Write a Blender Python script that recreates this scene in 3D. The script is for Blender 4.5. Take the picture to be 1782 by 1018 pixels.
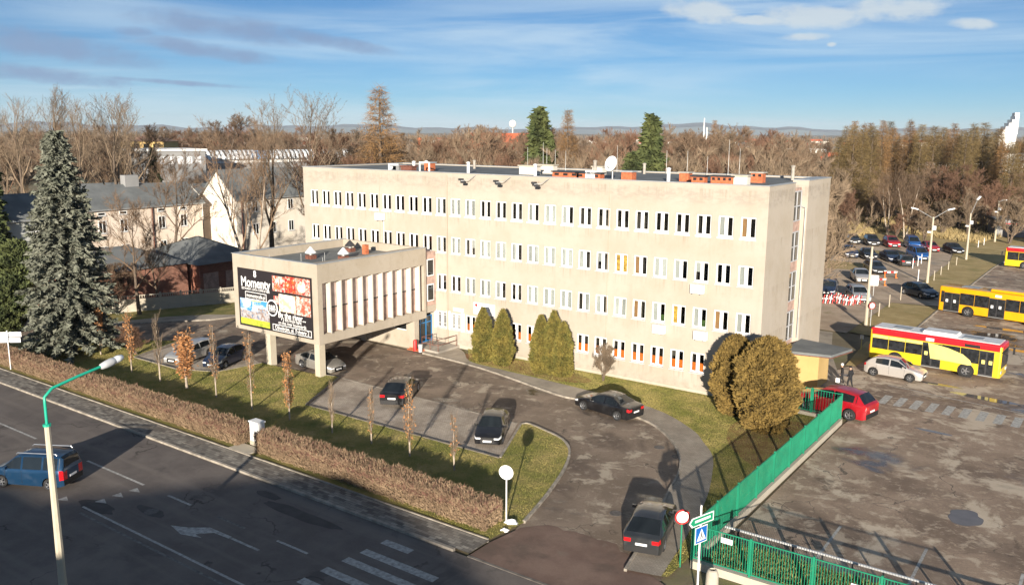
import bpy, bmesh, math, random
import numpy as np
from mathutils import Vector, Matrix
for o in list(bpy.data.objects): bpy.data.objects.remove(o)
S = bpy.context.scene
COL = S.collection
R = math.radians
random.seed(7); rng = np.random.default_rng(7)

# ------------------------------------------------------------------ camera
CAM = Vector((64.345, -55.992, 18.549)); FPX = 1485.65
PITCH, ROLL, YAW = R(10.6585), R(-0.3376), R(-35.6824)
cY, sY, cP, sP, cR, sR = math.cos(YAW), math.sin(YAW), math.cos(PITCH), math.sin(PITCH), math.cos(ROLL), math.sin(ROLL)
xh = Vector((cY, -sY, 0)); uh = Vector((sY*sP, cY*sP, cP)); fw = Vector((sY*cP, cY*cP, -sP))
vr = xh*cR - uh*sR; vu = xh*sR + uh*cR
cd = bpy.data.cameras.new('camera'); cam = bpy.data.objects.new('camera', cd); COL.objects.link(cam)
cd.sensor_fit = 'HORIZONTAL'; cd.sensor_width = 36; cd.lens = FPX/1782*36
cd.clip_start = 0.5; cd.clip_end = 30000
M = Matrix.Identity(4)
for i in range(3): M[i][0], M[i][1], M[i][2], M[i][3] = vr[i], vu[i], -fw[i], CAM[i]
cam.matrix_world = M; S.camera = cam
def ray(px, py): return vr*((px-891)/FPX) + vu*((509-py)/FPX) + fw
def G(px, py, z=0.0):                       # survey: photograph point -> place on the ground plane
    d = ray(px, py); return CAM + d*((z-CAM.z)/d.z)
def far(px, dist):                          # ground spot in a compass direction at a distance
    d = ray(px, 400); d.z = 0; d.normalize(); p = CAM + d*dist; return Vector((p.x, p.y, 0))
def top_z(px, py, dist):                    # height that a point reaches at a distance
    d = ray(px, py); return CAM.z + d.z/math.hypot(d.x, d.y)*dist

# ------------------------------------------------------------------ light
SUN_EL, SUN_AZ = 12.2, 150.5                # azimuth of the sun, clockwise from +Y
sd = bpy.data.lights.new('sun', 'SUN'); sun = bpy.data.objects.new('sun', sd); COL.objects.link(sun)
sd.energy = 5.0; sd.angle = R(0.55); sd.color = (1.0, 0.90, 0.76)
el, az = R(SUN_EL), R(SUN_AZ)
tosun = Vector((math.sin(az)*math.cos(el), math.cos(az)*math.cos(el), math.sin(el)))
sun.rotation_euler = tosun.to_track_quat('Z', 'Y').to_euler()
sun.location = (70, -90, 60)
S.view_settings.view_transform = 'Standard'; S.view_settings.look = 'None'
S.view_settings.exposure = 0.98; S.view_settings.gamma = 1.0; S.view_settings.use_curve_mapping = False

class NG:                                   # small node-graph helper
    def __init__(s, tree): s.t = tree; s.n = tree.nodes; s.l = tree.links
    def node(s, typ, **kw):
        n = s.n.new(typ)
        for k, v in kw.items(): setattr(n, k, v)
        return n
    def put(s, sock, v):
        if isinstance(v, bpy.types.NodeSocket): s.l.new(v, sock)
        elif isinstance(v, (tuple, list)) and len(v) == 3 and sock.type == 'RGBA': sock.default_value = (*v, 1)
        else: sock.default_value = v
    def math(s, op, a, b=0.0, c=None, clamp=False):
        n = s.node('ShaderNodeMath', operation=op, use_clamp=clamp); s.put(n.inputs[0], a); s.put(n.inputs[1], b)
        if c is not None: s.put(n.inputs[2], c)
        return n.outputs[0]
    def mix(s, a, b, f, mode='MIX'):
        n = s.node('ShaderNodeMix', data_type='RGBA', blend_type=mode); s.put(n.inputs[0], f); s.put(n.inputs[6], a); s.put(n.inputs[7], b); return n.outputs[2]
    def noise(s, vec, scale, detail=5, rough=.55, dist=0.0, lac=2.0):
        n = s.node('ShaderNodeTexNoise'); s.put(n.inputs['Vector'], vec)
        n.inputs['Scale'].default_value = scale; n.inputs['Detail'].default_value = detail; n.inputs['Roughness'].default_value = rough
        n.inputs['Distortion'].default_value = dist; return n.outputs[0]
    def ramp(s, f, lo, hi, a=0.0, b=1.0):
        n = s.node('ShaderNodeMapRange', clamp=True, interpolation_type='SMOOTHSTEP'); s.put(n.inputs[0], f)
        for i, v in enumerate((lo, hi, a, b)): n.inputs[i+1].default_value = v
        return n.outputs[0]
    def scalev(s, vec, sc, loc=(0, 0, 0)):
        n = s.node('ShaderNodeMapping'); s.put(n.inputs[0], vec); n.inputs['Scale'].default_value = sc; n.inputs['Location'].default_value = loc; return n.outputs[0]

W = bpy.data.worlds.new('World'); S.world = W; W.use_nodes = True
g = NG(W.node_tree); g.n.clear()
sky = g.node('ShaderNodeTexSky', sky_type='NISHITA'); sky.sun_disc = False
sky.sun_elevation = el; sky.sun_rotation = az; sky.altitude = 250; sky.air_density = 0.66; sky.dust_density = 0.0; sky.ozone_density = 6.0
tc = g.node('ShaderNodeTexCoord'); sp = g.node('ShaderNodeSeparateXYZ'); g.l.new(tc.outputs['Generated'], sp.inputs[0])
azn = g.math('ARCTAN2', sp.outputs[0], sp.outputs[1]); eln = g.math('ARCSINE', sp.outputs[2])
cb = g.node('ShaderNodeCombineXYZ'); g.put(cb.inputs[0], azn); g.put(cb.inputs[1], eln)
P = cb.outputs[0]
wob = g.noise(g.scalev(P, (5, 22, 1)), 1.0, 6, .6)
def cloud_at(px, py, wpx, hpx, slope=0.0):   # soft bank of cloud: centre direction, width, height
    d = ray(px, py).normalized(); a0 = math.atan2(d.x, d.y); e0 = math.asin(d.z)
    wa, he = wpx/FPX/2, hpx/FPX/2
    da = g.math('SUBTRACT', azn, a0)
    de = g.math('SUBTRACT', g.math('SUBTRACT', eln, e0), g.math('MULTIPLY', da, -slope))
    q = g.math('ADD', g.math('POWER', g.math('ABSOLUTE', g.math('DIVIDE', da, wa)), 2.0), g.math('POWER', g.math('ABSOLUTE', g.math('DIVIDE', de, he)), 2.0))
    return g.math('SUBTRACT', 1.0, q)
def bank(lst, amp, lo, hi, nz):
    m = None
    for c in lst:
        k = cloud_at(*c); m = k if m is None else g.math('MAXIMUM', m, k)
    v = g.math('ADD', m, g.math('MULTIPLY', g.math('SUBTRACT', nz, 0.5), amp))
    return g.ramp(v, lo, hi)
n2 = g.noise(g.scalev(P, (26, 48, 1)), 1.0, 7, .62)
dark = bank([(90, 80, 320, 46, .14), (390, 48, 330, 44, .09), (560, 70, 260, 26, .16), (360, 88, 250, 28, .12), (60, 130, 330, 26, .06), (290, 143, 260, 9, .05), (235, 56, 60, 18, 0)], 2.3, -.25, 1.25, n2)
n3 = g.noise(g.scalev(P, (34, 62, 1), (3, 7, 0)), 1.0, 8, .6)
cum = bank([(1225, 22, 150, 40, .12), (1420, 30, 190, 44, .05), (1560, 18, 190, 40, .02), (1690, 42, 70, 20, .1), (1405, 64, 95, 15, 0), (1448, 78, 18, 8, 0), (1320, 36, 160, 18, .1)], 2.2, -.05, .95, n3)
wisp = g.noise(g.scalev(P, (2.2, 26, 1), (0.6, .35, 0)), 1.0, 7, .58, 0.6)
wisp2 = g.noise(g.scalev(P, (1.1, 9, 1), (4, 2.2, 0)), 1.0, 4, .5)
wm = g.math('MULTIPLY', g.ramp(wisp, .36, .66), g.ramp(wisp2, .34, .58))
base = g.mix(sky.outputs[0], (0.47, 0.425, 0.355), 1.0, 'MULTIPLY')
SKYK = 1.0
c1 = g.mix(base, (2.7, 3.25, 3.6), g.math('MULTIPLY', wm, .52))
c1 = g.mix(c1, (.95, 1.38, 2.15), g.math('MULTIPLY', dark, .85))
c1 = g.mix(c1, (2.7, 2.95, 3.05), g.math('MULTIPLY', cum, .75))
bg = g.node('ShaderNodeBackground'); g.put(bg.inputs[0], c1); bg.inputs[1].default_value = 0.13
wo = g.node('ShaderNodeOutputWorld'); g.l.new(bg.outputs[0], wo.inputs[0])

# ------------------------------------------------------------------ materials
MT = {}
def newmat(name):
    m = bpy.data.materials.new(name); m.use_nodes = True; q = NG(m.node_tree)
    b = q.n['Principled BSDF']; pos = q.node('ShaderNodeNewGeometry').outputs['Position']; MT[name] = m
    return m, q, b, pos
def bumpit(q, b, h, dist, strength=1.0):
    n = q.node('ShaderNodeBump'); q.put(n.inputs['Height'], h); n.inputs['Distance'].default_value = dist; n.inputs['Strength'].default_value = strength
    q.l.new(n.outputs[0], b.inputs['Normal'])
def mat(name, col, rough=.8, var=.15, scale=1.5, col2=None, metal=0, coat=0, bump=0, bscale=30, spec=.5, obj_rand=0.0):
    m, q, b, pos = newmat(name)
    c2 = col2 or tuple(min(1, c*(1+var)) for c in col); c1_ = col if col2 else tuple(c*(1-var) for c in col)
    n = q.noise(pos, scale, 6, .6); c = q.mix(c1_, c2, q.ramp(n, .3, .7))
    if obj_rand:
        oi = q.node('ShaderNodeObjectInfo').outputs['Random']
        c = q.mix(c, q.mix((1-obj_rand,)*3, (1+obj_rand,)*3, oi), 1.0, 'MULTIPLY')
    q.put(b.inputs['Base Color'], c); b.inputs['Roughness'].default_value = rough; b.inputs['Metallic'].default_value = metal
    b.inputs['Coat Weight'].default_value = coat; b.inputs['Coat Roughness'].default_value = .06; b.inputs['Specular IOR Level'].default_value = spec
    if bump: bumpit(q, b, q.noise(pos, bscale, 4), bump)
    return m
def paint(name, col, metal=.25):
    m, q, b, pos = newmat(name)
    dirt = q.ramp(q.noise(pos, 2.3, 5), .45, .75)
    q.put(b.inputs['Base Color'], q.mix(col, tuple(c*.75+.03 for c in col), q.math('MULTIPLY', dirt, .5)))
    b.inputs['Metallic'].default_value = metal; q.put(b.inputs['Roughness'], q.math('ADD', .28, q.math('MULTIPLY', dirt, .2))); b.inputs['Coat Weight'].default_value = .7; b.inputs['Coat Roughness'].default_value = .08
    return m
def plaster(name, col, stain=.5, topz=None):
    m, q, b, pos = newmat(name)
    n1 = q.ramp(q.noise(pos, .35, 6, .6), .35, .7); n2 = q.noise(pos, 2.2, 7, .65)
    st = q.ramp(q.noise(q.scalev(pos, (1.3, 1.3, .12)), 1.0, 6, .6), .52, .8)         # rain streaks
    c = q.mix(col, tuple(a*b_ for a, b_ in zip(col, (.90, .88, .84))), n1)
    c = q.mix(c, tuple(a*b_ for a, b_ in zip(col, (.78, .76, .72))), q.math('MULTIPLY', q.ramp(n2, .5, .8), stain))
    c = q.mix(c, tuple(a*b_ for a, b_ in zip(col, (.66, .62, .56))), q.math('MULTIPLY', st, stain*.6))
    if topz:                                                                             # weathered band under the roof edge
        sx = q.node('ShaderNodeSeparateXYZ'); q.l.new(pos, sx.inputs[0])
        band = q.math('MULTIPLY', q.ramp(sx.outputs[2], topz-1.7, topz-1.0), q.ramp(sx.outputs[2], topz-.15, topz-.5))
        blot = q.ramp(q.noise(q.scalev(pos, (1, 1, 2.2)), 1.1, 8, .7), .40, .62)
        c = q.mix(c, tuple(a*b_ for a, b_ in zip(col, (.66, .65, .66))), q.math('MULTIPLY', q.math('MULTIPLY', band, blot), .55))
        fx = q.math('FRACT', q.math('DIVIDE', q.math('ADD', sx.outputs[0], 160.0), 1.6)); fz = q.math('FRACT', q.math('DIVIDE', q.math('SUBTRACT', 1.5+3.31*20, sx.outputs[2]), 3.31))
        ms = q.math('MULTIPLY', q.math('MULTIPLY', q.ramp(fx, .74, .66), q.ramp(fz, .30, .0)), q.ramp(q.noise(q.scalev(pos, (5, 5, .25)), 1.0, 5, .65), .46, .68)); c = q.mix(c, tuple(a*b_ for a, b_ in zip(col, (.62, .58, .53))), q.math('MULTIPLY', ms, .6))
        low = q.ramp(sx.outputs[2], 1.4, .2); c = q.mix(c, tuple(a*b_ for a, b_ in zip(col, (.70, .69, .68))), q.math('MULTIPLY', low, q.ramp(n2, .35, .65, 0, .7)))
    q.put(b.inputs['Base Color'], c); b.inputs['Roughness'].default_value = .9; b.inputs['Specular IOR Level'].default_value = .2
    bumpit(q, b, q.noise(pos, 18, 4), .01); return m
plaster('plaster', (.435, .388, .328), .5, 15.08); plaster('plaster_annex', (.415, .365, .30), 1.0); plaster('plaster_peach', (.72, .62, .53), .4)
plaster('plaster_cream', (.76, .70, .62), .4); plaster('plaster_grey', (.45, .47, .46), .5); plaster('plaster_yellow', (.55, .39, .17), .35); plaster('plaster_white', (.66, .62, .56), .4)
plaster('concrete', (.46, .42, .35), .9); plaster('concrete_pole', (.50, .45, .36), .7); plaster('fin_plaster', (.56, .51, .45), .5)
mat('roofing', (.115, .125, .128), .85, col2=(.18, .19, .19), scale=.5, bump=.01); mat('roof_tin', (.42, .44, .45), .55, .1, metal=.3)
mat('white_plastic', (.80, .80, .79), .45, .04); mat('sill_metal', (.45, .46, .48), .5, .1); mat('dark_metal', (.035, .035, .038), .5); mat('black', (.012, .012, .013), .6)
mat('rubber', (.02, .02, .021), .85, .3, 6); mat('rim', (.42, .43, .45), .35, .1, metal=.8); mat('rust_metal', (.16, .06, .04), .8, .4, 8); mat('galv', (.42, .43, .43), .5, .15, metal=.5)
mat('green_paint', (.010, .215, .118), .5, .15, 1.2); mat('teal_paint', (.015, .36, .24), .4, .1, 3); mat('bounce_glass', (.48, .37, .33), .35, .2); mat('brown_render', (.42, .29, .24), .85, .25, 2); mat('room', (.10, .085, .07), .9, .3, .8)  # glass of the annex recess panes: bounce light painted into its pale colour
mat('blind', (.55, .55, .52), .8, .12, .6, obj_rand=.18); mat('curtain_brown', (.45, .24, .10), .8, .1); mat('orange_film', (.85, .21, .02), .6, .08); mat('curtain_yellow', (.75, .42, .08), .8, .5, 6)
mat('plant_green', (.07, .13, .03), .8, .4, 9); mat('blue_paint', (.02, .16, .38), .45, .1); mat('red_paint', (.55, .02, .02), .45, .1); mat('white_paint', (.72, .71, .68), .6, .1, 4)
mat('sign_blue', (.01, .12, .42), .4, .05); mat('sign_green', (.01, .26, .13), .4, .05); mat('sign_white', (.80, .80, .80), .4, .03); mat('sign_red', (.62, .03, .03), .4, .05); mat('sign_back', (.55, .56, .57), .45, .06, metal=.2)
mat('lamp_glass', (.75, .77, .78), .25, .05); mat('headlight', (.75, .77, .80), .08, .05, coat=1); mat('taillight', (.50, .01, .015), .15, .1, coat=1); mat('plate', (.80, .80, .80), .4, .03)
mat('skin', (.55, .33, .24), .6, .05); mat('cloth_black', (.014, .014, .017), .9, .3, 8); mat('cloth_white', (.72, .72, .72), .9, .05); mat('tan_cover', (.60, .36, .12), .7, .1)
mat('bark', (.115, .085, .062), .95, .3, 5, bump=.02); mat('bark_pale', (.36, .30, .24), .95, .3, 3); mat('birch', (.55, .52, .48), .9, .35, 4)
mat('twig', (.165, .110, .070), .95, .3, .6, obj_rand=.22); mat('twig_red', (.165, .092, .058), .95, .3, .6, obj_rand=.2); mat('twig_pale', (.205, .150, .100), .95, .3, .6, obj_rand=.2)
mat('larch', (.22, .125, .05), .95, .3, .5, obj_rand=.25); mat('larch_olive', (.15, .105, .04), .95, .3, .5, obj_rand=.2)
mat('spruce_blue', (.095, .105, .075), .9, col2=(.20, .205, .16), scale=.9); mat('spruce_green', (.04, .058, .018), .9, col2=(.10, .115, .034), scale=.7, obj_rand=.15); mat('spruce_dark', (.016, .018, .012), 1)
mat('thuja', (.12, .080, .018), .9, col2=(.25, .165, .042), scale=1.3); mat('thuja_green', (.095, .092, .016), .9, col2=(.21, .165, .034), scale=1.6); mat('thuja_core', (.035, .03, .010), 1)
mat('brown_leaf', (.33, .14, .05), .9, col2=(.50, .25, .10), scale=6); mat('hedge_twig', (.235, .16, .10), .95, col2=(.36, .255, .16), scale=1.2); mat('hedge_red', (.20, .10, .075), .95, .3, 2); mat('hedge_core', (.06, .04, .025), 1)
mat('ivy', (.10, .12, .03), .9, col2=(.26, .23, .08), scale=5); mat('grass_blade', (.18, .185, .036), .95, col2=(.40, .33, .11), scale=.5); mat('dry_grass', (.34, .25, .11), .95, col2=(.42, .33, .16), scale=.4)
mat('roof_red', (.42, .10, .045), .85, .25, .3, obj_rand=.25); mat('roof_brown', (.17, .10, .075), .85, .2, .3, obj_rand=.25); mat('far_wall', (.70, .65, .57), .9, .1, .1, obj_rand=.15); mat('far_white', (.80, .79, .76), .9, .05, .1); mat('far_grey', (.25, .25, .25), .9, .2, .1)
mat('far_wood', (.13, .105, .08), 1, col2=(.20, .15, .105), scale=.02); mat('hill', (.10, .13, .14), 1, .2, .002); mat('skylight', (.68, .71, .74), .35, .06); mat('snow', (.80, .80, .82), .8, .05)
mat('photo_blue', (.10, .38, .75), .5, .1); mat('poster_black', (.022, .018, .020), .5, .1); mat('poster_white', (.82, .82, .82), .5, .02); mat('poster_green', (.42, .50, .05), .5, .3, 4); mat('poster_yellow', (.75, .62, .05), .5, .05)
mat('bus_yellow', (.70, .50, .02), .35, .06, coat=.5); mat('bus_amber', (.74, .36, .006), .35, .06, coat=.5); mat('bus_pale', (.72, .62, .20), .35, .05, coat=.5); mat('bus_red', (.60, .012, .02), .35, .06, coat=.5); mat('bus_white', (.66, .67, .68), .45, .08, 2)
mat('manhole', (.10, .09, .085), .7, .3, 8); mat('kerb', (.30, .265, .22), .9, .3, 2, bump=.01); mat('kerb_dark', (.16, .14, .12), .9, .3, 2); mat('screed', (.33, .30, .26), .9, .25, 1)
def food(name, a, b_, c_, sc):
    m, q, b, pos = newmat(name); n = q.noise(pos, sc, 5, .6, 1.2); k = q.noise(q.scalev(pos, (1, 1, 1), (9, 4, 2)), sc*1.4, 4)
    q.put(b.inputs['Base Color'], q.mix(q.mix(a, b_, q.ramp(n, .42, .56)), c_, q.ramp(k, .54, .64))); b.inputs['Roughness'].default_value = .5
food('food_red', (.40, .035, .03), (.62, .52, .46), (.50, .14, .04), 2.4); food('food_white', (.80, .76, .70), (.78, .50, .30), (.82, .80, .78), 1.6); food('food_orange', (.52, .14, .04), (.40, .03, .025), (.60, .46, .34), 3); food('food_shrimp', (.60, .52, .47), (.48, .10, .06), (.52, .24, .16), 3)
food('photo_sky', (.05, .25, .58), (.5, .58, .66), (.06, .27, .58), 1.0); food('photo_town', (.26, .18, .15), (.40, .40, .42), (.14, .19, .28), 2.2)
# glass: thin reflecting sheet one can see through
m, q, b, pos = newmat('window_glass')
tr = q.node('ShaderNodeBsdfTransparent'); tr.inputs[0].default_value = (.86, .88, .88, 1); gl = q.node('ShaderNodeBsdfGlossy'); gl.inputs['Roughness'].default_value = .02
fr = q.node('ShaderNodeFresnel'); fr.inputs[0].default_value = 1.5; mx = q.node('ShaderNodeMixShader'); q.put(mx.inputs[0], q.math('MULTIPLY', fr.outputs[0], 1.5, clamp=True))
q.l.new(tr.outputs[0], mx.inputs[1]); q.l.new(gl.outputs[0], mx.inputs[2]); q.l.new(mx.outputs[0], q.n['Material Output'].inputs[0])
mat('dark_glass', (.012, .015, .017), .05, .1, coat=.3); mat('bus_glass', (.02, .022, .025), .06, .5, 3)
for n_, c_ in dict(car_black=(.010, .010, .012), car_navy=(.012, .022, .055), car_silver=(.50, .50, .49), car_grey=(.03, .033, .036), car_red=(.40, .008, .018), car_blue=(.02, .12, .40), car_vanblue=(.012, .052, .12), car_palesilver=(.56, .53, .50), car_beige=(.27, .255, .23), car_darkblue=(.008, .03, .06)).items(): paint(n_, c_, .45 if 'silver' in n_ or 'blue' in n_ else .2)
# ground surfaces
def ground_mat(name, col, col2, patches=(), sc=.6, rough=.92, bump=.012, bsc=25, wet=None, fine=.35, streak=None, crack=None):
    m, q, b, pos = newmat(name)
    n = q.noise(pos, sc, 8, .62); c = q.mix(col, col2, q.ramp(n, .36, .66))
    f = q.noise(pos, 9, 4, .7); c = q.mix(c, q.mix((1-fine,)*3, (1+fine,)*3, f), 1.0, 'MULTIPLY')
    for i, (pc, psc, lo, hi, amt) in enumerate(patches):
        k = q.ramp(q.noise(q.scalev(pos, (1, 1, 1), (13*i+3, 7*i, 0)), psc, 7, .66, .4), lo, hi); c = q.mix(c, pc, q.math('MULTIPLY', k, amt))
    q.put(b.inputs['Base Color'], c); b.inputs['Specular IOR Level'].default_value = .3; b.inputs['Roughness'].default_value = rough
    if crack:
        vt = q.node('ShaderNodeTexVoronoi', feature='DISTANCE_TO_EDGE'); vt.inputs['Scale'].default_value = crack; vm = q.node('ShaderNodeVectorMath', operation='ADD'); q.l.new(pos, vm.inputs[0]); nn_ = q.node('ShaderNodeTexNoise'); nn_.inputs['Scale'].default_value = .6; nn_.inputs['Detail'].default_value = 6; q.l.new(pos, nn_.inputs['Vector']); sc_ = q.node('ShaderNodeVectorMath', operation='SCALE'); q.l.new(nn_.outputs[1], sc_.inputs[0]); sc_.inputs['Scale'].default_value = 3.0; q.l.new(sc_.outputs[0], vm.inputs[1]); q.l.new(vm.outputs[0], vt.inputs['Vector'])
        ck = q.math('MULTIPLY', q.ramp(vt.outputs['Distance'], .012, .003), q.ramp(q.noise(pos, .3, 4), .45, .6)); c = q.mix(c, (.045, .038, .033), q.math('MULTIPLY', ck, .75)); q.put(b.inputs['Base Color'], c)
    if streak: c = q.mix(c, streak, q.math('MULTIPLY', q.ramp(q.noise(q.scalev(pos, (.045, 1.0, 1)), 1.0, 5, .6), .5, .68), .55)); q.put(b.inputs['Base Color'], c)
    if wet:
        k = q.ramp(q.noise(q.scalev(pos, (.75, 1.2, 1), (31, 17, 0)), wet[0], 6, .55, .3), wet[1], wet[2])
        q.put(b.inputs['Base Color'], q.mix(c, (.035, .030, .027), q.math('MULTIPLY', k, .8))); q.put(b.inputs['Roughness'], q.math('SUBTRACT', rough, q.math('MULTIPLY', k, rough-.08)))
        b.inputs['Specular IOR Level'].default_value = .5
        hh = q.math('MULTIPLY', q.noise(pos, bsc, 5, .7), q.math('SUBTRACT', 1.0, k)); bumpit(q, b, hh, bump)
    else: bumpit(q, b, q.noise(pos, bsc, 5, .7), bump)
    return m
ground_mat('earth', (.17, .14, .09), (.26, .21, .13), [((.16, .17, .06), .15, .5, .65, .7)], .2)
ground_mat('lawn', (.165, .165, .042), (.27, .225, .08), [((.36, .275, .125), .7, .52, .70, .8), ((.07, .095, .02), .4, .55, .7, .7)], .5, bump=.05, bsc=14, fine=.5)
ground_mat('dry_lawn', (.36, .27, .115), (.46, .35, .17), [((.20, .185, .06), .25, .5, .68, .6), ((.16, .105, .065), .5, .6, .72, .7)], .4, bump=.05, bsc=10, fine=.4)
ground_mat('leaf_litter', (.20, .095, .045), (.27, .16, .08), [((.14, .13, .045), .6, .5, .66, .7)], 1.2, bump=.05, fine=.5)
ground_mat('asphalt', (.125, .107, .097), (.165, .142, .127), [((.07, .063, .06), .25, .56, .64, .6), ((.20, .17, .145), .12, .5, .72, .6), ((.19, .165, .14), 1.2, .58, .75, .4)], .5, rough=.85, bump=.006, bsc=40, fine=.18, streak=(.20, .172, .15), crack=.16)
ground_mat('asphalt_old', (.185, .138, .100), (.26, .198, .148), [((.105, .076, .058), .22, .47, .64, .8), ((.46, .39, .30), .5, .555, .64, .8), ((.37, .31, .24), 1.1, .54, .66, .6)], .35, bump=.02, bsc=18, wet=(.16, .60, .68), crack=.3)
ground_mat('yard', (.25, .180, .128), (.34, .252, .185), [((.15, .106, .077), .17, .46, .64, .8), ((.56, .47, .36), .24, .52, .60, .85), ((.50, .41, .31), .8, .53, .63, .75), ((.42, .33, .24), 2.2, .53, .66, .65), ((.10, .07, .05), .55, .60, .68, .7)], .3, bump=.025, bsc=14, wet=(.13, .585, .66), crack=.22)
ground_mat('dirt_lot', (.42, .32, .23), (.54, .43, .32), [((.22, .17, .125), .15, .52, .66, .7), ((.30, .265, .215), .22, .55, .68, .7), ((.20, .17, .07), .3, .6, .72, .6)], .3, bump=.03, bsc=12)
ground_mat('red_asphalt', (.165, .108, .085), (.22, .150, .118), [((.12, .088, .07), .5, .48, .66, .7), ((.21, .165, .13), .9, .6, .7, .6)], .5, fine=.2)
ground_mat('walk', (.33, .285, .23), (.41, .355, .285), [((.18, .16, .135), .3, .5, .7, .6)], .6, fine=.2, bump=.008)
def paver_mat(name, a, b_, mort, sc, rot=0, bw=.2, bh=.1, spread=.5):
    m, q, b, pos = newmat(name); t = q.node('ShaderNodeTexBrick'); mp = q.scalev(pos, (1, 1, 1)); mp.node.inputs['Rotation'].default_value = (0, 0, rot)
    q.l.new(mp, t.inputs['Vector']); t.inputs['Scale'].default_value = 1.0; t.inputs['Brick Width'].default_value = bw; t.inputs['Row Height'].default_value = bh; t.inputs['Mortar Size'].default_value = .008
    t.inputs['Color1'].default_value = (*a, 1); t.inputs['Color2'].default_value = (*b_, 1); t.inputs['Mortar'].default_value = (*mort, 1); t.inputs['Bias'].default_value = -.1
    big = q.ramp(q.noise(pos, .8, 6, .6), .35, .65); dirt = q.ramp(q.noise(q.scalev(pos, (1, 1, 1), (5, 5, 0)), .35, 7, .65), .45, .62)
    c = q.mix(t.outputs[0], (.8, .8, .8), big, 'MULTIPLY'); c = q.mix(c, (.19, .145, .11), q.math('MULTIPLY', dirt, spread)); q.put(b.inputs['Base Color'], c); b.inputs['Roughness'].default_value = .9
    bumpit(q, b, t.outputs[1], -.01); return m
paver_mat('pavers', (.125, .112, .098), (.36, .33, .28), (.07, .06, .05), 1, 0, .4, .2, .2); paver_mat('pavers_park', (.46, .39, .32), (.55, .475, .385), (.26, .21, .17), 1, .2, .2, .1, .6); paver_mat('pavers_walk', (.34, .295, .24), (.41, .36, .295), (.20, .17, .14), 1, 0, .2, .1, .25); paver_mat('brickwork', (.28, .085, .05), (.38, .14, .085), (.30, .24, .19), 1, 0, .25, .08, .1)
mat('worn_paint', (.50, .49, .46), .8, col2=(.26, .25, .23), scale=5); mat('worn_paint_dark', (.22, .21, .20), .85, col2=(.09, .085, .08), scale=4); mat('patch_tar', (.06, .055, .052), .8, .2)
mat('puddle_water', (.15, .13, .115), .03, .1, spec=.6); mat('grate', (.10, .10, .10), .6, .2); mat('brick_red', (.45, .13, .055), .85, .25, 5); mat('mortar_grey', (.34, .31, .27), .9, .2, 3)
m = MT['brickwork']; q = NG(m.node_tree)          # bricks course along walls: use (x+y, z)
bt = [n for n in q.n if n.type == 'TEX_BRICK'][0]; gp = [n for n in q.n if n.type == 'NEW_GEOMETRY'][0].outputs['Position']
sx = q.node('ShaderNodeSeparateXYZ'); q.l.new(gp, sx.inputs[0]); cbn = q.node('ShaderNodeCombineXYZ'); q.put(cbn.inputs[0], q.math('ADD', sx.outputs[0], sx.outputs[1])); q.put(cbn.inputs[1], sx.outputs[2]); q.l.new(cbn.outputs[0], bt.inputs['Vector'])

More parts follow.
